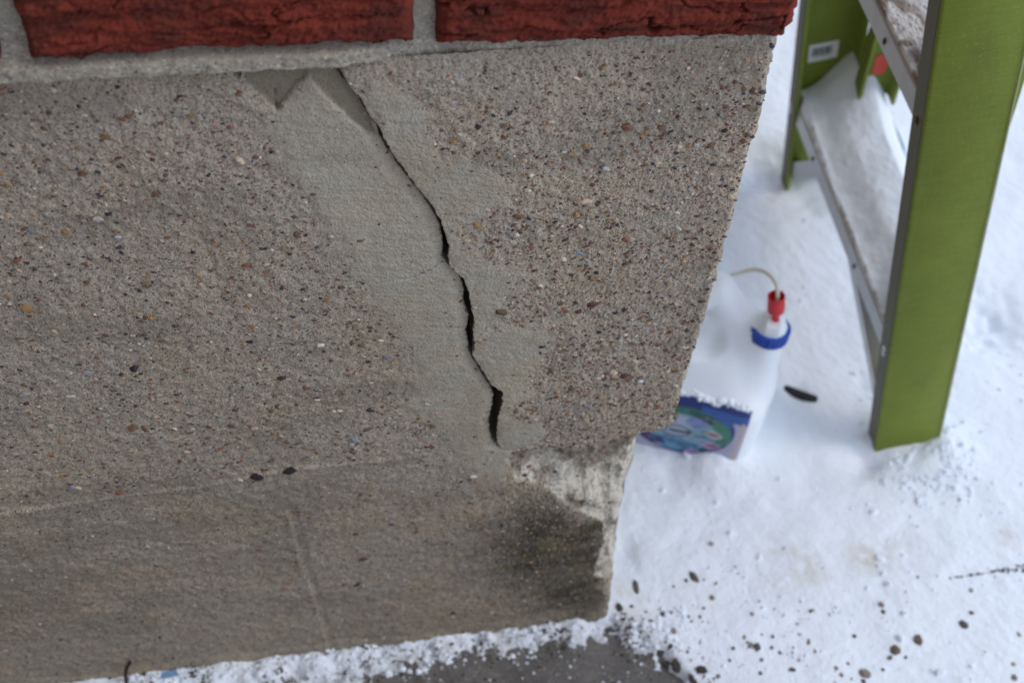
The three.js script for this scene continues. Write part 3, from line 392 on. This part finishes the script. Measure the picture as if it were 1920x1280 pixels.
  // barcode label inside the far rail
  { const c = document.createElement('canvas'); c.width = 128; c.height = 96; const x = c.getContext('2d'); x.fillStyle = '#d8d8d2'; x.fillRect(0, 0, 128, 96); x.fillStyle = '#39434a'; let q = 28; for (const wd of [6, 3, 10, 4, 3, 8, 5, 3, 9, 3, 6]) { x.fillRect(q, 22, wd, 44); q += wd + 2.4; } x.fillStyle = '#9a9c98'; x.fillRect(30, 72, 70, 4);
    const t = new THREE.CanvasTexture(c); t.colorSpace = THREE.SRGBColorSpace; const g = new THREE.BoxGeometry(0.034, 0.028, 0.0004); g.translate(W * 0.46, 0.232, -0.0042 - 0.0003); g.rotateZ(-0.0);
    const m = mesh('barcode_sticker', g, M({ map: t, roughness: 0.6 }), rails[1]); m.userData.label = 'white sticker printed with a barcode'; }
  // treads with front and rear flanges
  const TILT = -0.10, TD = 0.046, FLG = 0.0235;
  const hs = [0.1627, 0.4699, 0.777];
  const steps = [];
  hs.forEach((h, k) => {
    const zn = -tau * h - 0.0042, zf = -D + tau * h + 0.0042, L = zn - zf, zc = (zn + zf) / 2;
    const st = new THREE.Group(); st.name = 'step'; ladder.add(st); st.position.set(0.0052, h, zc); st.rotation.z = TILT;
    const tread = new RoundedBoxGeometry(TD, 0.003, L, 2, 0.0012); tread.translate(TD / 2, -0.0015, 0); mesh('tread', tread, alu, st);
    const fr = new RoundedBoxGeometry(0.0026, FLG, L - 0.001, 2, 0.001); fr.translate(0.0006, -FLG / 2 - 0.0006, 0); mesh('front_flange', fr, alu, st);
    const lip = new RoundedBoxGeometry(0.006, 0.0022, L - 0.0014, 2, 0.001); lip.translate(0.0042, -FLG - 0.0002, 0); mesh('flange_lip', lip, alu, st);
    const bk = new RoundedBoxGeometry(0.0026, FLG, L - 0.001, 2, 0.001); bk.translate(TD - 0.0016, -FLG / 2 - 0.0032, 0); mesh('rear_flange', bk, alu, st);
    for (const q of k < 2 ? [-0.26, 0.17] : []) { const rv = new THREE.SphereGeometry(0.0028, 10, 6); rv.scale(0.5, 1.3, 0.8); rv.translate(-0.0012, -FLG * 0.55, q * L); mesh('rivet', rv, rust, st); }
    steps.push({ st, L });
    for (const [sd, zz] of [[1, -tau * h], [-1, -D + tau * h]]) { if (k > 1) break; for (const dy of (k ? [-0.012] : [-0.004, -0.013])) { const rv = new THREE.SphereGeometry(0.0042, 12, 8); rv.scale(0.45, 1, 0.8); const m = mesh('rivet', rv, k ? rust : rivetMat, ladder); m.position.set(-0.0008, h + dy, zz - sd * 0.013); } }
  });
  // knee braces from the lowest step down to the feet
  for (const sd of [1, -1]) { const z0 = sd > 0 ? -0.012 : -D + 0.012, a = new THREE.Vector3(0.006, 0.030, z0), b = new THREE.Vector3(0.006, hs[0] - 0.019, sd > 0 ? -0.165 : -D + 0.115), dir = b.clone().sub(a), L = dir.length();
    const g = mergeGeometries([new THREE.BoxGeometry(0.0022, L, 0.019), new THREE.BoxGeometry(0.014, L, 0.002).translate(0.008, 0, sd * 0.0086)]); const m = mesh('brace', g, alu, ladder); m.position.copy(a).add(b).multiplyScalar(0.5); m.quaternion.setFromUnitVectors(new THREE.Vector3(0, 1, 0), dir.normalize()); }
  ladder.updateMatrixWorld(true);

  // snow lying on the two steps in view: top-level, built in the step's own axes
  const capOn = ({ st, L }, name, label, x0, x1, thick, mat, colour) => {
    const nx = 90, nz = 170, p = [], c = [], ix = [];
    for (let s = 0; s < 2; s++) for (let j = 0; j < nz; j++) for (let i = 0; i < nx; i++) { const z = mix(-L / 2, L / 2, j / (nz - 1)), x = mix(x0, typeof x1 === 'function' ? x1((L / 2 - z) / L) : x1, i / (nx - 1)), e = Math.min(i, nx - 1 - i, j, nz - 1 - j) === 0; const y = s === 0 ? (e ? 0.0002 : (x > TD ? thick(x, z, L) : Math.max(0.0003, thick(x, z, L)))) : 0.0001 - (x > TD ? 0.02 : 0); p.push(x, y, z); const q = colour ? colour(x, z) : [0.84, 0.885, 0.95]; c.push(...q); }
    const o = nx * nz; for (let j = 0; j < nz - 1; j++) for (let i = 0; i < nx - 1; i++) { const a = j * nx + i, b = a + 1, d = a + nx, f = d + 1; ix.push(a, f, b, a, d, f); ix.push(o + a, o + b, o + f, o + a, o + f, o + d); }
    const side = (a, b) => ix.push(a, b, o + b, a, o + b, o + a); for (let j = 0; j < nz - 1; j++) { side(j * nx, (j + 1) * nx); side((j + 1) * nx + nx - 1, j * nx + nx - 1); } for (let i = 0; i < nx - 1; i++) { side(i + 1, i); side((nz - 1) * nx + i, (nz - 1) * nx + i + 1); }
    const g = new THREE.BufferGeometry(); g.setAttribute('position', new THREE.Float32BufferAttribute(p, 3)); g.setAttribute('color', new THREE.Float32BufferAttribute(c, 3)); g.setIndex(ix); g.computeVertexNormals();
    const m = new THREE.Mesh(g, mat); m.castShadow = m.receiveShadow = true; tag(m, name, label, 'snow', null, 'stuff'); st.matrixWorld.decompose(m.position, m.quaternion, m.scale); return m;
  };
  const vsnow = new THREE.MeshStandardMaterial({ vertexColors: true, roughness: 0.93 });
  capOn(steps[0], 'step_snow', 'thick white snow heaped on the lowest ladder step', 0.001, (f) => W - 0.006 + 0.034 * sm(0.18, 0.45, f) + 0.006 * fbm(f * 9, 3, 3), (x, z, L) => { const t = (x - 0.001) / W, f = (-z + L / 2) / L; // f: 0 near end, 1 far end
    let y = 0.004 + 0.024 * Math.sqrt(clamp(t)) * sm(-0.05, 0.5, t) + 0.036 * sm(0.70, 1.0, f) * sm(0.25, 0.9, t) + 0.008 * sm(0.6, 0.95, f); y += 0.0030 * fbm(x * 34, z * 26, 3) + 0.0008 * fbm(x * 220, z * 220, 2); y *= sm(0.0, 0.05, t + 0.02); const edge = (W - 0.006 + 0.034 * sm(0.18, 0.45, f) - x) / 0.03; y = mix(-0.016, y, Math.sqrt(clamp(edge))); return y; }, vsnow, (x, z) => { const s = 0.7 * sm(0.004, 0.0015, x + 0.002 * vn(z * 260, 4)) * sm(0.0, 0.3, fbm(z * 90, x * 300, 3) + 0.15); return [mix(0.84, 0.38, s), mix(0.885, 0.27, s), mix(0.95, 0.17, s)]; });
  capOn(steps[1], 'step_snow', 'thin dirty brownish snow crust on the second ladder step', 0.0015, TD - 0.001, (x, z) => 0.0035 + 0.0022 * fbm(x * 130, z * 130, 4) + 0.0009 * vn(x * 600, z * 600), vsnow, (x, z) => { const near = sm(0.045, 0.002, x + 0.014 * fbm(x * 60, z * 60, 3)), s = clamp(sm(-0.05, 0.42, fbm(x * 95, z * 60, 4) + 0.26 * near - 0.05) * (0.25 + 0.65 * near) + 0.18 * (vn(x * 700, z * 700) > 0.45 ? 1 : 0)); return [mix(0.80, 0.24, s), mix(0.79, 0.165, s), mix(0.80, 0.12, s)]; });
}

// ------------------------------------------------------------------ the white jug
{
  const yaw = -0.42, J = new THREE.Vector3(0.158, -0.035, -0.158); // local: x along the label, z towards the viewer, origin under the label's right end
  const jug = thing('jug', 'white plastic jug with blue cap and red nozzle sunk in snow', 'jug'); jug.position.copy(J); jug.rotation.y = yaw;
  const white = new THREE.MeshPhysicalMaterial({ color: lin(0.86, 0.90, 0.94), roughness: 0.55 });
  const smin = (a, b, k) => { const h = clamp(0.5 + 0.5 * (b - a) / k); return mix(b, a, h) - k * h * (1 - h); };
  const rbox = (x, y, z, cx, cy, cz, hx, hy, hz, r) => { const dx = Math.abs(x - cx) - hx + r, dy = Math.abs(y - cy) - hy + r, dz = Math.abs(z - cz) - hz + r; return Math.hypot(Math.max(dx, 0), Math.max(dy, 0), Math.max(dz, 0)) + Math.min(Math.max(dx, dy, dz), 0) - r; };
  const cap = (x, y, z, ax, ay, az, bx, by, bz, r1, r2) => { const ex = bx - ax, ey = by - ay, ez = bz - az, t = clamp(((x - ax) * ex + (y - ay) * ey + (z - az) * ez) / (ex * ex + ey * ey + ez * ez)); return Math.hypot(x - ax - ex * t, y - ay - ey * t, z - az - ez * t) - mix(r1, r2, t); };
  const NX = -0.001, NZ = -0.048; // the neck
  const sdf = (x, y, z) => {
    let d = rbox(x, y, z, -0.058, 0.055, -0.052, 0.077, 0.070, 0.053, 0.026);
    d = smin(d, cap(x, y, z, -0.105, 0.130, -0.052, -0.030, 0.122, -0.056, 0.042, 0.038), 0.03);
    d = smin(d, cap(x, y, z, -0.112, 0.168, -0.058, -0.040, 0.152, -0.058, 0.042, 0.032), 0.03);
    d = smin(d, cap(x, y, z, NX, 0.06, NZ, NX, 0.195, NZ, 0.0235, 0.0165), 0.014);
    let hd = cap(x, y, z, -0.060, 0.226, -0.060, -0.020, 0.178, -0.060, 0.0185, 0.017); hd = Math.min(hd, cap(x, y, z, -0.060, 0.226, -0.060, -0.105, 0.215, -0.050, 0.0185, 0.017));
    hd = smin(hd, cap(x, y, z, -0.020, 0.178, -0.060, -0.010, 0.12, -0.06, 0.018, 0.026), 0.02);
    d = smin(d, hd, 0.022);
    const hole = cap(x, y, z, -0.092, 0.190, -0.026, -0.058, 0.182, -0.026, 0.024, 0.017); d = -smin(-d, hole, 0.008);
    return d;
  };
  const R = 84, mc = new MarchingCubes(R, new THREE.MeshBasicMaterial(), true, false, 260000); mc.isolation = 0; mc.reset();
  const S = 0.165, C = [-0.055, 0.112, -0.052];
  for (let k = 0; k < R; k++) for (let j = 0; j < R; j++) for (let i = 0; i < R; i++) { const f = (q) => (q - R / 2) / (R / 2); mc.field[i + j * R + k * R * R] = -sdf(C[0] + f(i) * S, C[1] + f(j) * S, C[2] + f(k) * S); }
  mc.update();
  { const n = mc.count, p = mc.positionArray.slice(0, n * 3), q = new Float32Array(n * 3); for (let i = 0; i < n; i++) { const x = C[0] + p[i * 3] * S, y = C[1] + p[i * 3 + 1] * S, z = C[2] + p[i * 3 + 2] * S, e = 0.0006; const gx = sdf(x + e, y, z) - sdf(x - e, y, z), gy = sdf(x, y + e, z) - sdf(x, y - e, z), gz = sdf(x, y, z + e) - sdf(x, y, z - e), l = Math.hypot(gx, gy, gz) || 1; p.set([x, y, z], i * 3); q.set([gx / l, gy / l, gz / l], i * 3); }
    const g = new THREE.BufferGeometry(); g.setAttribute('position', new THREE.BufferAttribute(p, 3)); g.setAttribute('normal', new THREE.BufferAttribute(q, 3)); mesh('body', g, white, jug); }
  // printed label wrapped on the front
  { const c = document.createElement('canvas'); c.width = 512; c.height = 384; const x = c.getContext('2d');
    x.fillStyle = '#c9c6d8'; x.fillRect(0, 0, 512, 384);
    x.strokeStyle = '#8d8aa6'; x.lineWidth = 4; for (const y of [215, 240, 262, 290]) { x.beginPath(); x.moveTo(430, y); x.lineTo(500, y - 14); x.stroke(); }
    x.save(); x.beginPath(); x.ellipse(232, 150, 236, 190, 0, 0, Math.PI * 2); x.rect(0, 0, 512, 70); x.clip();
    x.fillStyle = '#1f3f86'; x.fillRect(0, 0, 512, 384); x.fillStyle = '#2b3a7c'; x.fillRect(0, 0, 512, 72); x.fillStyle = '#3c66ad'; x.fillRect(300, 30, 212, 70);
    const el = (cx, cy, rx, ry, f, a = 0) => { x.fillStyle = f; x.beginPath(); x.ellipse(cx, cy, rx, ry, a, 0, Math.PI * 2); x.fill(); };
    el(250, 178, 200, 128, '#2f7a63'); el(330, 110, 90, 40, '#17503f'); el(400, 180, 60, 90, '#3d8f6c'); el(235, 195, 165, 105, '#8fb6c6'); el(200, 150, 85, 55, '#c3cedb'); el(190, 290, 150, 40, '#4f9fc8'); el(60, 230, 50, 60, '#23468e'); el(120, 300, 60, 40, '#24346f');
    x.fillStyle = '#b98f4e'; x.fillRect(20, 96, 190, 20); x.fillStyle = '#c9a23f'; x.fillRect(18, 100, 70, 14); x.fillStyle = '#4a4f3d'; x.fillRect(85, 118, 120, 34); x.fillStyle = '#8a4b3a'; x.fillRect(95, 138, 30, 16); x.fillStyle = '#d69a33'; x.beginPath(); x.moveTo(8, 215); x.lineTo(50, 238); x.lineTo(30, 262); x.closePath(); x.fill();
    el(298, 128, 52, 28, '#8f9fd6'); el(380, 178, 44, 20, '#d3cfc4'); el(380, 178, 26, 10, '#b06a62'); el(385, 250, 46, 22, '#c9a9cf'); el(385, 250, 28, 9, '#a8466b'); el(55, 195, 44, 26, '#9fb9b0'); el(310, 320, 40, 24, '#b79ad0');
    for (let q = 0; q < 170; q++) { x.globalAlpha = 0.55; x.fillStyle = ['#1b3a3a', '#24477f', '#cfd6e2', '#6a8f9c', '#3a2f55', '#7c9a5a', '#c0b090', '#12243f'][(rnd() * 8) | 0]; const a = rnd() * 6.283, e = Math.sqrt(rnd()); x.fillRect(232 + Math.cos(a) * e * 205, 185 + Math.sin(a) * e * 130, rr(6, 38), rr(3, 9)); } x.globalAlpha = 1;
    // oval emblem with dark band across it
    x.lineWidth = 7; x.strokeStyle = '#2c3570'; x.beginPath(); x.ellipse(215, 205, 62, 34, -0.1, 0, Math.PI * 2); x.stroke(); el(215, 205, 58, 30, '#b9c6d6', -0.1); x.strokeStyle = '#2f4a45'; x.lineWidth = 15; x.beginPath(); x.moveTo(150, 200); x.quadraticCurveTo(215, 218, 285, 196); x.stroke();
    x.strokeStyle = '#3b6b7c'; x.lineWidth = 8; x.beginPath(); x.moveTo(105, 262); x.lineTo(190, 270); x.moveTo(225, 276); x.lineTo(330, 268); x.moveTo(100, 176); x.lineTo(150, 186); x.moveTo(300, 212); x.lineTo(350, 205); x.stroke();
    x.fillStyle = '#c7c9dc'; x.fillRect(85, 310, 88, 26); x.fillStyle = '#7d3450'; x.fillRect(90, 255, 24, 26);
    x.lineWidth = 10; x.strokeStyle = '#16276a'; x.beginPath(); x.ellipse(232, 150, 232, 186, 0, 0.4, 2.7); x.stroke(); x.restore();
    x.fillStyle = '#d6bfa6'; x.fillRect(486, 60, 14, 324); x.globalAlpha = 0.16; x.fillStyle = '#10163a'; x.fillRect(0, 0, 512, 384); x.globalAlpha = 1;
    const t = new THREE.CanvasTexture(c); t.colorSpace = THREE.SRGBColorSpace;
    const nx = 40, ny = 24, pos = new Float32Array(nx * ny * 3), uv = new Float32Array(nx * ny * 2), Wd = 0.122, Ht = 0.092;
    for (let j = 0; j < ny; j++) for (let i = 0; i < nx; i++) { const a = i / (nx - 1), b = j / (ny - 1), k = j * nx + i; const lx = -Wd + a * Wd + 0.004, top = 0.118 + 0.006 * Math.sin(Math.PI * (1 - a)), ly = 0.022 + b * (top - 0.022); let lz = 0.0006; for (let q = 0; q < 30 && sdf(lx, ly, lz) < 0.0009; q++) lz += 0.0002; for (let q = 0; q < 90 && sdf(lx, ly, lz) > 0.0011; q++) lz -= 0.0002; pos.set([lx, ly, lz], k * 3); uv[k * 2] = a; uv[k * 2 + 1] = b; }
    const m = mesh('label', gridGeo(pos, uv, nx, ny), M({ map: t, roughness: 0.4 }), jug); m.userData.label = 'blue and green printed oval label'; }
  // cap, spout block, nozzle, tube
  const blue = M({ color: lin(0.012, 0.07, 0.42), roughness: 0.42 }), red = M({ color: lin(0.60, 0.012, 0.018), roughness: 0.38 });
  const CY = 0.192;
  { const s = new THREE.Shape(), N = 40; for (let i = 0; i <= N * 4; i++) { const a = i / (N * 4) * Math.PI * 2, r = 0.0192 + 0.0006 * (Math.cos(a * N) > 0 ? 1 : -1); i ? s.lineTo(Math.cos(a) * r, Math.sin(a) * r) : s.moveTo(r, 0); } const g = new THREE.ExtrudeGeometry(s, { depth: 0.012, bevelEnabled: true, bevelSize: 0.0008, bevelThickness: 0.0008, bevelSegments: 2 }); g.rotateX(-Math.PI / 2); const m = mesh('cap', g, blue, jug); m.position.set(NX, CY, NZ);
    const dome = new THREE.LatheGeometry([[0.0001, 0.018], [0.006, 0.018], [0.010, 0.0155], [0.0145, 0.006], [0.0162, 0.002], [0.0162, -0.001]].map(([a, b]) => new THREE.Vector2(a, b)), 32); const dm = mesh('spout', dome, white, m); dm.position.y = 0.0128;
    const blk = new RoundedBoxGeometry(0.017, 0.013, 0.02, 3, 0.003); blk.translate(0.001, 0.010, 0.007); mesh('spout_block', blk, white, dm); }
  { const pr = [[0.0001, 0], [0.0038, 0], [0.0036, 0.010], [0.0052, 0.0125], [0.0082, 0.0145], [0.0085, 0.016], [0.0085, 0.034], [0.0080, 0.0345], [0.0068, 0.034], [0.0066, 0.024], [0.0001, 0.024]].map(([a, b]) => new THREE.Vector2(a, b)); const g = new THREE.LatheGeometry(pr, 36); const m = mesh('nozzle', g, red, jug); m.position.set(NX + 0.002, CY + 0.028, NZ + 0.006); m.rotation.z = 0.20;
    const cv = new THREE.CatmullRomCurve3([[0, 0.020, 0], [0.001, 0.034, -0.0015], [-0.001, 0.041, -0.008], [-0.010, 0.043, -0.020], [-0.024, 0.038, -0.030], [-0.048, 0.022, -0.036]].map((a) => new THREE.Vector3(...a))); mesh('tube', new THREE.TubeGeometry(cv, 40, 0.0021, 10), M({ color: lin(0.72, 0.70, 0.60), roughness: 0.45 }), m); }
  jug.updateMatrixWorld(true);
  // ragged lip of snow on the shoulder above the label
  { const parts = []; for (let i = 0; i < 190; i++) { const a = rnd(), g = new THREE.IcosahedronGeometry(1, 1), s = 0.0011 * Math.exp(1.1 * rnd() * rnd() * 1.3); g.scale(s * rr(1, 2.2), s * rr(0.5, 1.0), s); const x = -0.116 + a * 0.116, top = 0.1165 + 0.006 * Math.sin(Math.PI * (1 - a)) + 0.003 * vn(a * 14, 2) + rr(-0.0012, 0.003); let z = 0.003; for (let q = 0; q < 120 && sdf(x, top, z) > 0.0008; q++) z -= 0.0002; g.rotateY(rnd() * 3); g.translate(x, top + 0.001, z - 0.0005); parts.push(g); }
    const m = new THREE.Mesh(mergeGeometries(parts), snowMat); m.castShadow = m.receiveShadow = true; tag(m, 'snow_crumbs', 'crumbs of snow caught along the top edge of the jug label', 'snow', null, 'stuff'); m.position.copy(jug.position); m.rotation.copy(jug.rotation); }
}
// black strip set in a slot in the snow beside the jug
{ const [x, z] = onGround(1497, 730), [x1, z1] = onGround(1452, 711), [x2, z2] = onGround(1536, 745); const g = new RoundedBoxGeometry(Math.hypot(x2 - x1, z2 - z1), 0.007, 0.0115, 3, 0.0032); const m = new THREE.Mesh(g, M({ color: lin(0.012, 0.012, 0.013), roughness: 0.75 })); m.castShadow = m.receiveShadow = true; tag(m, 'black_strip', 'short black strip set in a slot in the snow beside the jug', 'strip'); m.position.set((x1 + x2) / 2, snowY(x, z) + 0.0022, (z1 + z2) / 2); m.rotation.y = -Math.atan2(z2 - z1, x2 - x1); m.rotation.z = 0.05; }

// ------------------------------------------------------------------ stones on the snow, grit, twig, dark spots
{
  const geos = []; for (let s = 0; s < 6; s++) { const g = mergeVertices(new THREE.IcosahedronGeometry(1, 2).deleteAttribute('normal').deleteAttribute('uv')), p = g.attributes.position, o = s * 7.7 + 2; for (let i = 0; i < p.count; i++) { const a = p.getX(i), b = p.getY(i), c = p.getZ(i), k = 0.95 + 0.75 * fbm(a * 1.3 + o + c, b * 1.3 + c * 0.8, 3) + 0.16 * vn(a * 3.4 + o, b * 3.4 + c * 3); p.setXYZ(i, a * k, b * k * 0.72, c * k * 0.85); } geos.push(toCreasedNormals(g, 0.25)); }
  const tones = [[0.15, 0.115, 0.085], [0.105, 0.090, 0.075], [0.24, 0.205, 0.165], [0.36, 0.32, 0.27], [0.055, 0.046, 0.038]], mats = tones.map((c) => M({ color: lin(...c), roughness: 0.9 })), tname = ['brownish grey', 'dark grey', 'mid grey', 'pale grey', 'blackish'];
  const list = [[1303, 1083, 13, 26, 1], [1193, 1101, 10, 28, 1], [1160, 1139, 13, 18, 4], [1335, 1017, 11, 10, 3], [1287, 1088, 8, 8, 1], [1343, 1093, 8, 8, 2], [1335, 1122, 13, 12, 2], [1410, 1154, 9, 10, 3], [1264, 1185, 12, 16, 2], [1395, 1197, 7, 12, 2], [1420, 1216, 16, 16, 1], [1407, 1212, 11, 12, 2], [1447, 1215, 7, 7, 1], [1520, 1147, 6, 6, 1], [1653, 1133, 12, 12, 2], [1657, 1147, 10, 10, 1], [1603, 1192, 11, 8, 1], [1680, 1218, 23, 20, 0], [1670, 1231, 10, 10, 0], [1723, 1198, 18, 20, 0], [1810, 1169, 16, 14, 1], [1823, 1105, 12, 12, 3], [1824, 1147, 8, 8, 1], [1624, 1262, 18, 18, 2], [1620, 1277, 8, 8, 4], [1905, 1268, 13, 13, 2], [1903, 1242, 10, 9, 3], [1914, 1187, 8, 9, 3], [1591, 1244, 6, 6, 1], [1568, 1254, 8, 7, 2], [1578, 1266, 8, 8, 2], [1528, 1223, 7, 8, 2], [1516, 1204, 8, 13, 2], [1485, 1256, 14, 8, 1], [1428, 1239, 10, 8, 2], [1426, 1264, 9, 8, 1], [1374, 1217, 8, 7, 1], [1368, 1239, 7, 7, 1], [1243, 1151, 9, 10, 4], [1253, 1237, 18, 14, 4], [1270, 1243, 20, 28, 4], [1316, 1256, 24, 14, 4], [1299, 1272, 13, 24, 4], [1239, 1214, 15, 20, 4], [1257, 1212, 12, 10, 4], [1226, 1218, 12, 10, 1], [1220, 1166, 12, 10, 1], [1312, 1158, 7, 8, 1], [1291, 1158, 6, 6, 1], [1722, 1080, 6, 6, 1], [1657, 1254, 7, 6, 1], [1701, 1230, 8, 7, 1], [1348, 1268, 10, 8, 2], [1500, 1190, 9, 7, 3]];
  const where = (px, py) => px < 1285 ? 'scattered beside the broken wall corner' : px < 1560 ? 'lying on the snow in front of the jug' : 'lying on the snow below the ladder';
  for (const [px, py, sw, sh, t] of list) { const [x, z] = onGround(px, py), mm = 0.00046, m = new THREE.Mesh(geos[(rnd() * 6) | 0], mats[t]); m.castShadow = m.receiveShadow = true; const w = sw * mm * 0.5, dd = sh * mm * 0.62; m.scale.set(w, Math.min(w, dd) * 0.9, dd); m.position.set(x, Math.max(snowY(x, z), SLABY) + Math.min(w, dd) * 0.12, z); m.rotation.y = rr(-0.4, 0.4); const sz = Math.max(sw, sh) >= 18 ? 'large ' : Math.max(sw, sh) <= 9 ? 'tiny ' : 'small '; const lab = `${sz}${tname[t]} stone ${where(px, py)}`; tag(m, 'stone', lab, 'stone', `${sz}${tname[t]} stones ${where(px, py)}`); }
  // grit too small to count
  const N = 3600, im = new THREE.InstancedMesh(geos[1], M({ color: 0xffffff, roughness: 0.9 }), N), o = new THREE.Object3D(), c = new THREE.Color(); let i = 0, guard = 0;
  while (i < N - 120 && guard++ < 200000) { const a = rnd(); let x, z; if (a < 0.55) { x = rr(-0.56, 0.02); z = Math.abs(rr(0.001, 0.075)); } else if (a < 0.87) { x = rr(-0.02, 0.22); z = rr(-0.03, 0.13); } else { x = rr(0.0, 0.5); z = rr(-0.12, 0.14); }
    if (x < 0.001 && z < 0.001) continue; const d = Math.abs(pdist(slabPoly, x, z)), y = Math.max(snowY(x, z), SLABY - 0.001); const den = 0.07 + 0.9 * sm(0.035, 0.0, d) + (x < 0 ? 0.30 : 0.0); if (rnd() > den * clamp(0.4 + 1.6 * fbm(x * 45, z * 45, 3), 0.05, 1)) continue;
    const s = 0.00055 * Math.exp(1.35 * (rnd() + rnd() - 0.9)); o.position.set(x, y + s * 0.25, z); o.rotation.set(rnd() * 6, rnd() * 6, rnd() * 6); o.scale.set(s, s * rr(0.6, 1), s * rr(0.7, 1.4)); o.updateMatrix(); im.setMatrixAt(i, o.matrix); const t = tones[(rnd() * 5) | 0], k = rr(0.4, 0.9); im.setColorAt(i, c.setRGB(t[0] * k, t[1] * k, t[2] * k)); i++; }
  for (let q = 0; q < 110; q++) { const t = rnd(), [x, z] = onGround(mix(1770, 1935, Math.pow(t, 0.5)), mix(1083, 1062, Math.pow(t, 0.5)) + rr(-11, 8) * t); const s = 0.0006 * Math.exp(rr(-0.3, 0.9)); if (i >= N) i = N - 1 - q; o.position.set(x, snowY(x, z) + s * 0.2, z); o.rotation.set(rnd() * 6, rnd() * 6, 0); o.scale.setScalar(s); o.updateMatrix(); im.setMatrixAt(i, o.matrix); im.setColorAt(i, c.setRGB(0.05, 0.043, 0.037)); i++; }
  im.count = i; tag(im, 'grit', 'dark grit strewn over the snow and slab along the wall', 'grit', null, 'stuff'); im.castShadow = im.receiveShadow = true;
  // ice crumbs on the slab
  const N2 = 420, ic = new THREE.InstancedMesh(geos[2], snowMat, N2); for (let k = 0; k < N2; k++) { const x = rr(-0.45, 0.12), z = rr(0.012, 0.12), s = 0.0005 * Math.exp(rr(-0.4, 1.1)); o.position.set(x, Math.max(SLABY, snowY(x, z)) + s * 0.4, z); o.rotation.set(rnd() * 6, rnd() * 6, 0); o.scale.setScalar(s); o.updateMatrix(); ic.setMatrixAt(k, o.matrix); } tag(ic, 'ice_crumbs', 'loose white ice crumbs on the dark slab', 'ice', null, 'stuff'); ic.castShadow = ic.receiveShadow = true;
  // crumbs of crusted snow
  { const N3 = 2000, sc = new THREE.InstancedMesh(geos[3], snowMat, N3); let q = 0, gd = 0; const [fx, fz] = [0.37, -0.15]; while (q < N3 && gd++ < 60000) { const a = rnd(); let x, z; if (a < 0.16) { const an = rnd() * 6.283, ra = 0.015 + 0.07 * rnd() * rnd(); x = fx + Math.cos(an) * ra * 1.3; z = fz + Math.sin(an) * ra + 0.02; if (z < -0.155 && x > 0.32 && x < 0.4) continue; } else if (a < 0.55) { x = rr(-0.5, 0.06); z = rr(0.002, 0.05); } else { x = rr(0.01, 0.75); z = rr(-0.5, 0.15); if (fbm(x * 14, z * 14, 3) < 0.02) continue; } if (x < 0.004 && z < 0.003) continue; const s = 0.0007 * Math.exp(1.2 * rnd() * rnd() * 1.4); o.position.set(x, snowY(x, z) + s * 0.3, z); if (o.position.y < SLABY - 0.001) continue; o.rotation.set(rnd() * 6, rnd() * 6, 0); o.scale.set(s * rr(1, 1.6), s, s * rr(1, 1.6)); o.updateMatrix(); sc.setMatrixAt(q++, o.matrix); } sc.count = q; tag(sc, 'snow_crumbs', 'crumbs of crusted snow scattered over the snow by the ladder foot', 'snow', null, 'stuff'); sc.castShadow = sc.receiveShadow = true; }
  // two black lumps standing for the dark spots on the concrete
  for (const [px, py, s] of [[482, 890, 0.0040], [543, 880, 0.0045]]) { const [x, y] = onWall(px, py), g = geos[(rnd() * 6) | 0], m = new THREE.Mesh(g, M({ color: lin(0.022, 0.017, 0.014), roughness: 0.95 })); m.castShadow = m.receiveShadow = true; tag(m, 'dark_lump', 'small black lump on the concrete face', 'dirt', 'black lumps on the concrete'); m.position.set(x, y, relief(x, y)); m.scale.set(s, s * 0.9, s * 0.5); m.rotation.z = rr(-0.5, 0.5); }
  // a twig standing at the foot of the wall, a blue scrap in the snow
  { const [x, y] = onWall(233, 1256), [x2, y2] = onWall(243, 1230); const cv = new THREE.CatmullRomCurve3([new THREE.Vector3(x, y - 0.012, 0.010), new THREE.Vector3(mix(x, x2, 0.4), mix(y, y2, 0.5), 0.0075), new THREE.Vector3(x2, y2, 0.006)]); const m = new THREE.Mesh(new THREE.TubeGeometry(cv, 14, 0.0016, 7), M({ color: lin(0.035, 0.016, 0.012), roughness: 0.9 })); m.castShadow = m.receiveShadow = true; tag(m, 'twig', 'short dark brown twig standing against the foot of the wall', 'twig'); }
  { const [x, z] = onGround(312, 1257, 0.003); const g = new THREE.PlaneGeometry(0.019, 0.006, 8, 3); const p = g.attributes.position; for (let q = 0; q < p.count; q++) p.setZ(q, 0.0012 * vn(p.getX(q) * 300, p.getY(q) * 300)); g.rotateX(-Math.PI / 2); const m = new THREE.Mesh(g, M({ color: lin(0.22, 0.36, 0.58), roughness: 0.5, side: THREE.DoubleSide })); m.castShadow = m.receiveShadow = true; tag(m, 'plastic_scrap', 'pale blue plastic scrap on the snow strip by the wall', 'scrap'); m.position.set(x, snowY(x, z) + 0.003, z + 0.004); m.rotation.z = 0.1; }
}

renderer.render(scene, camera);
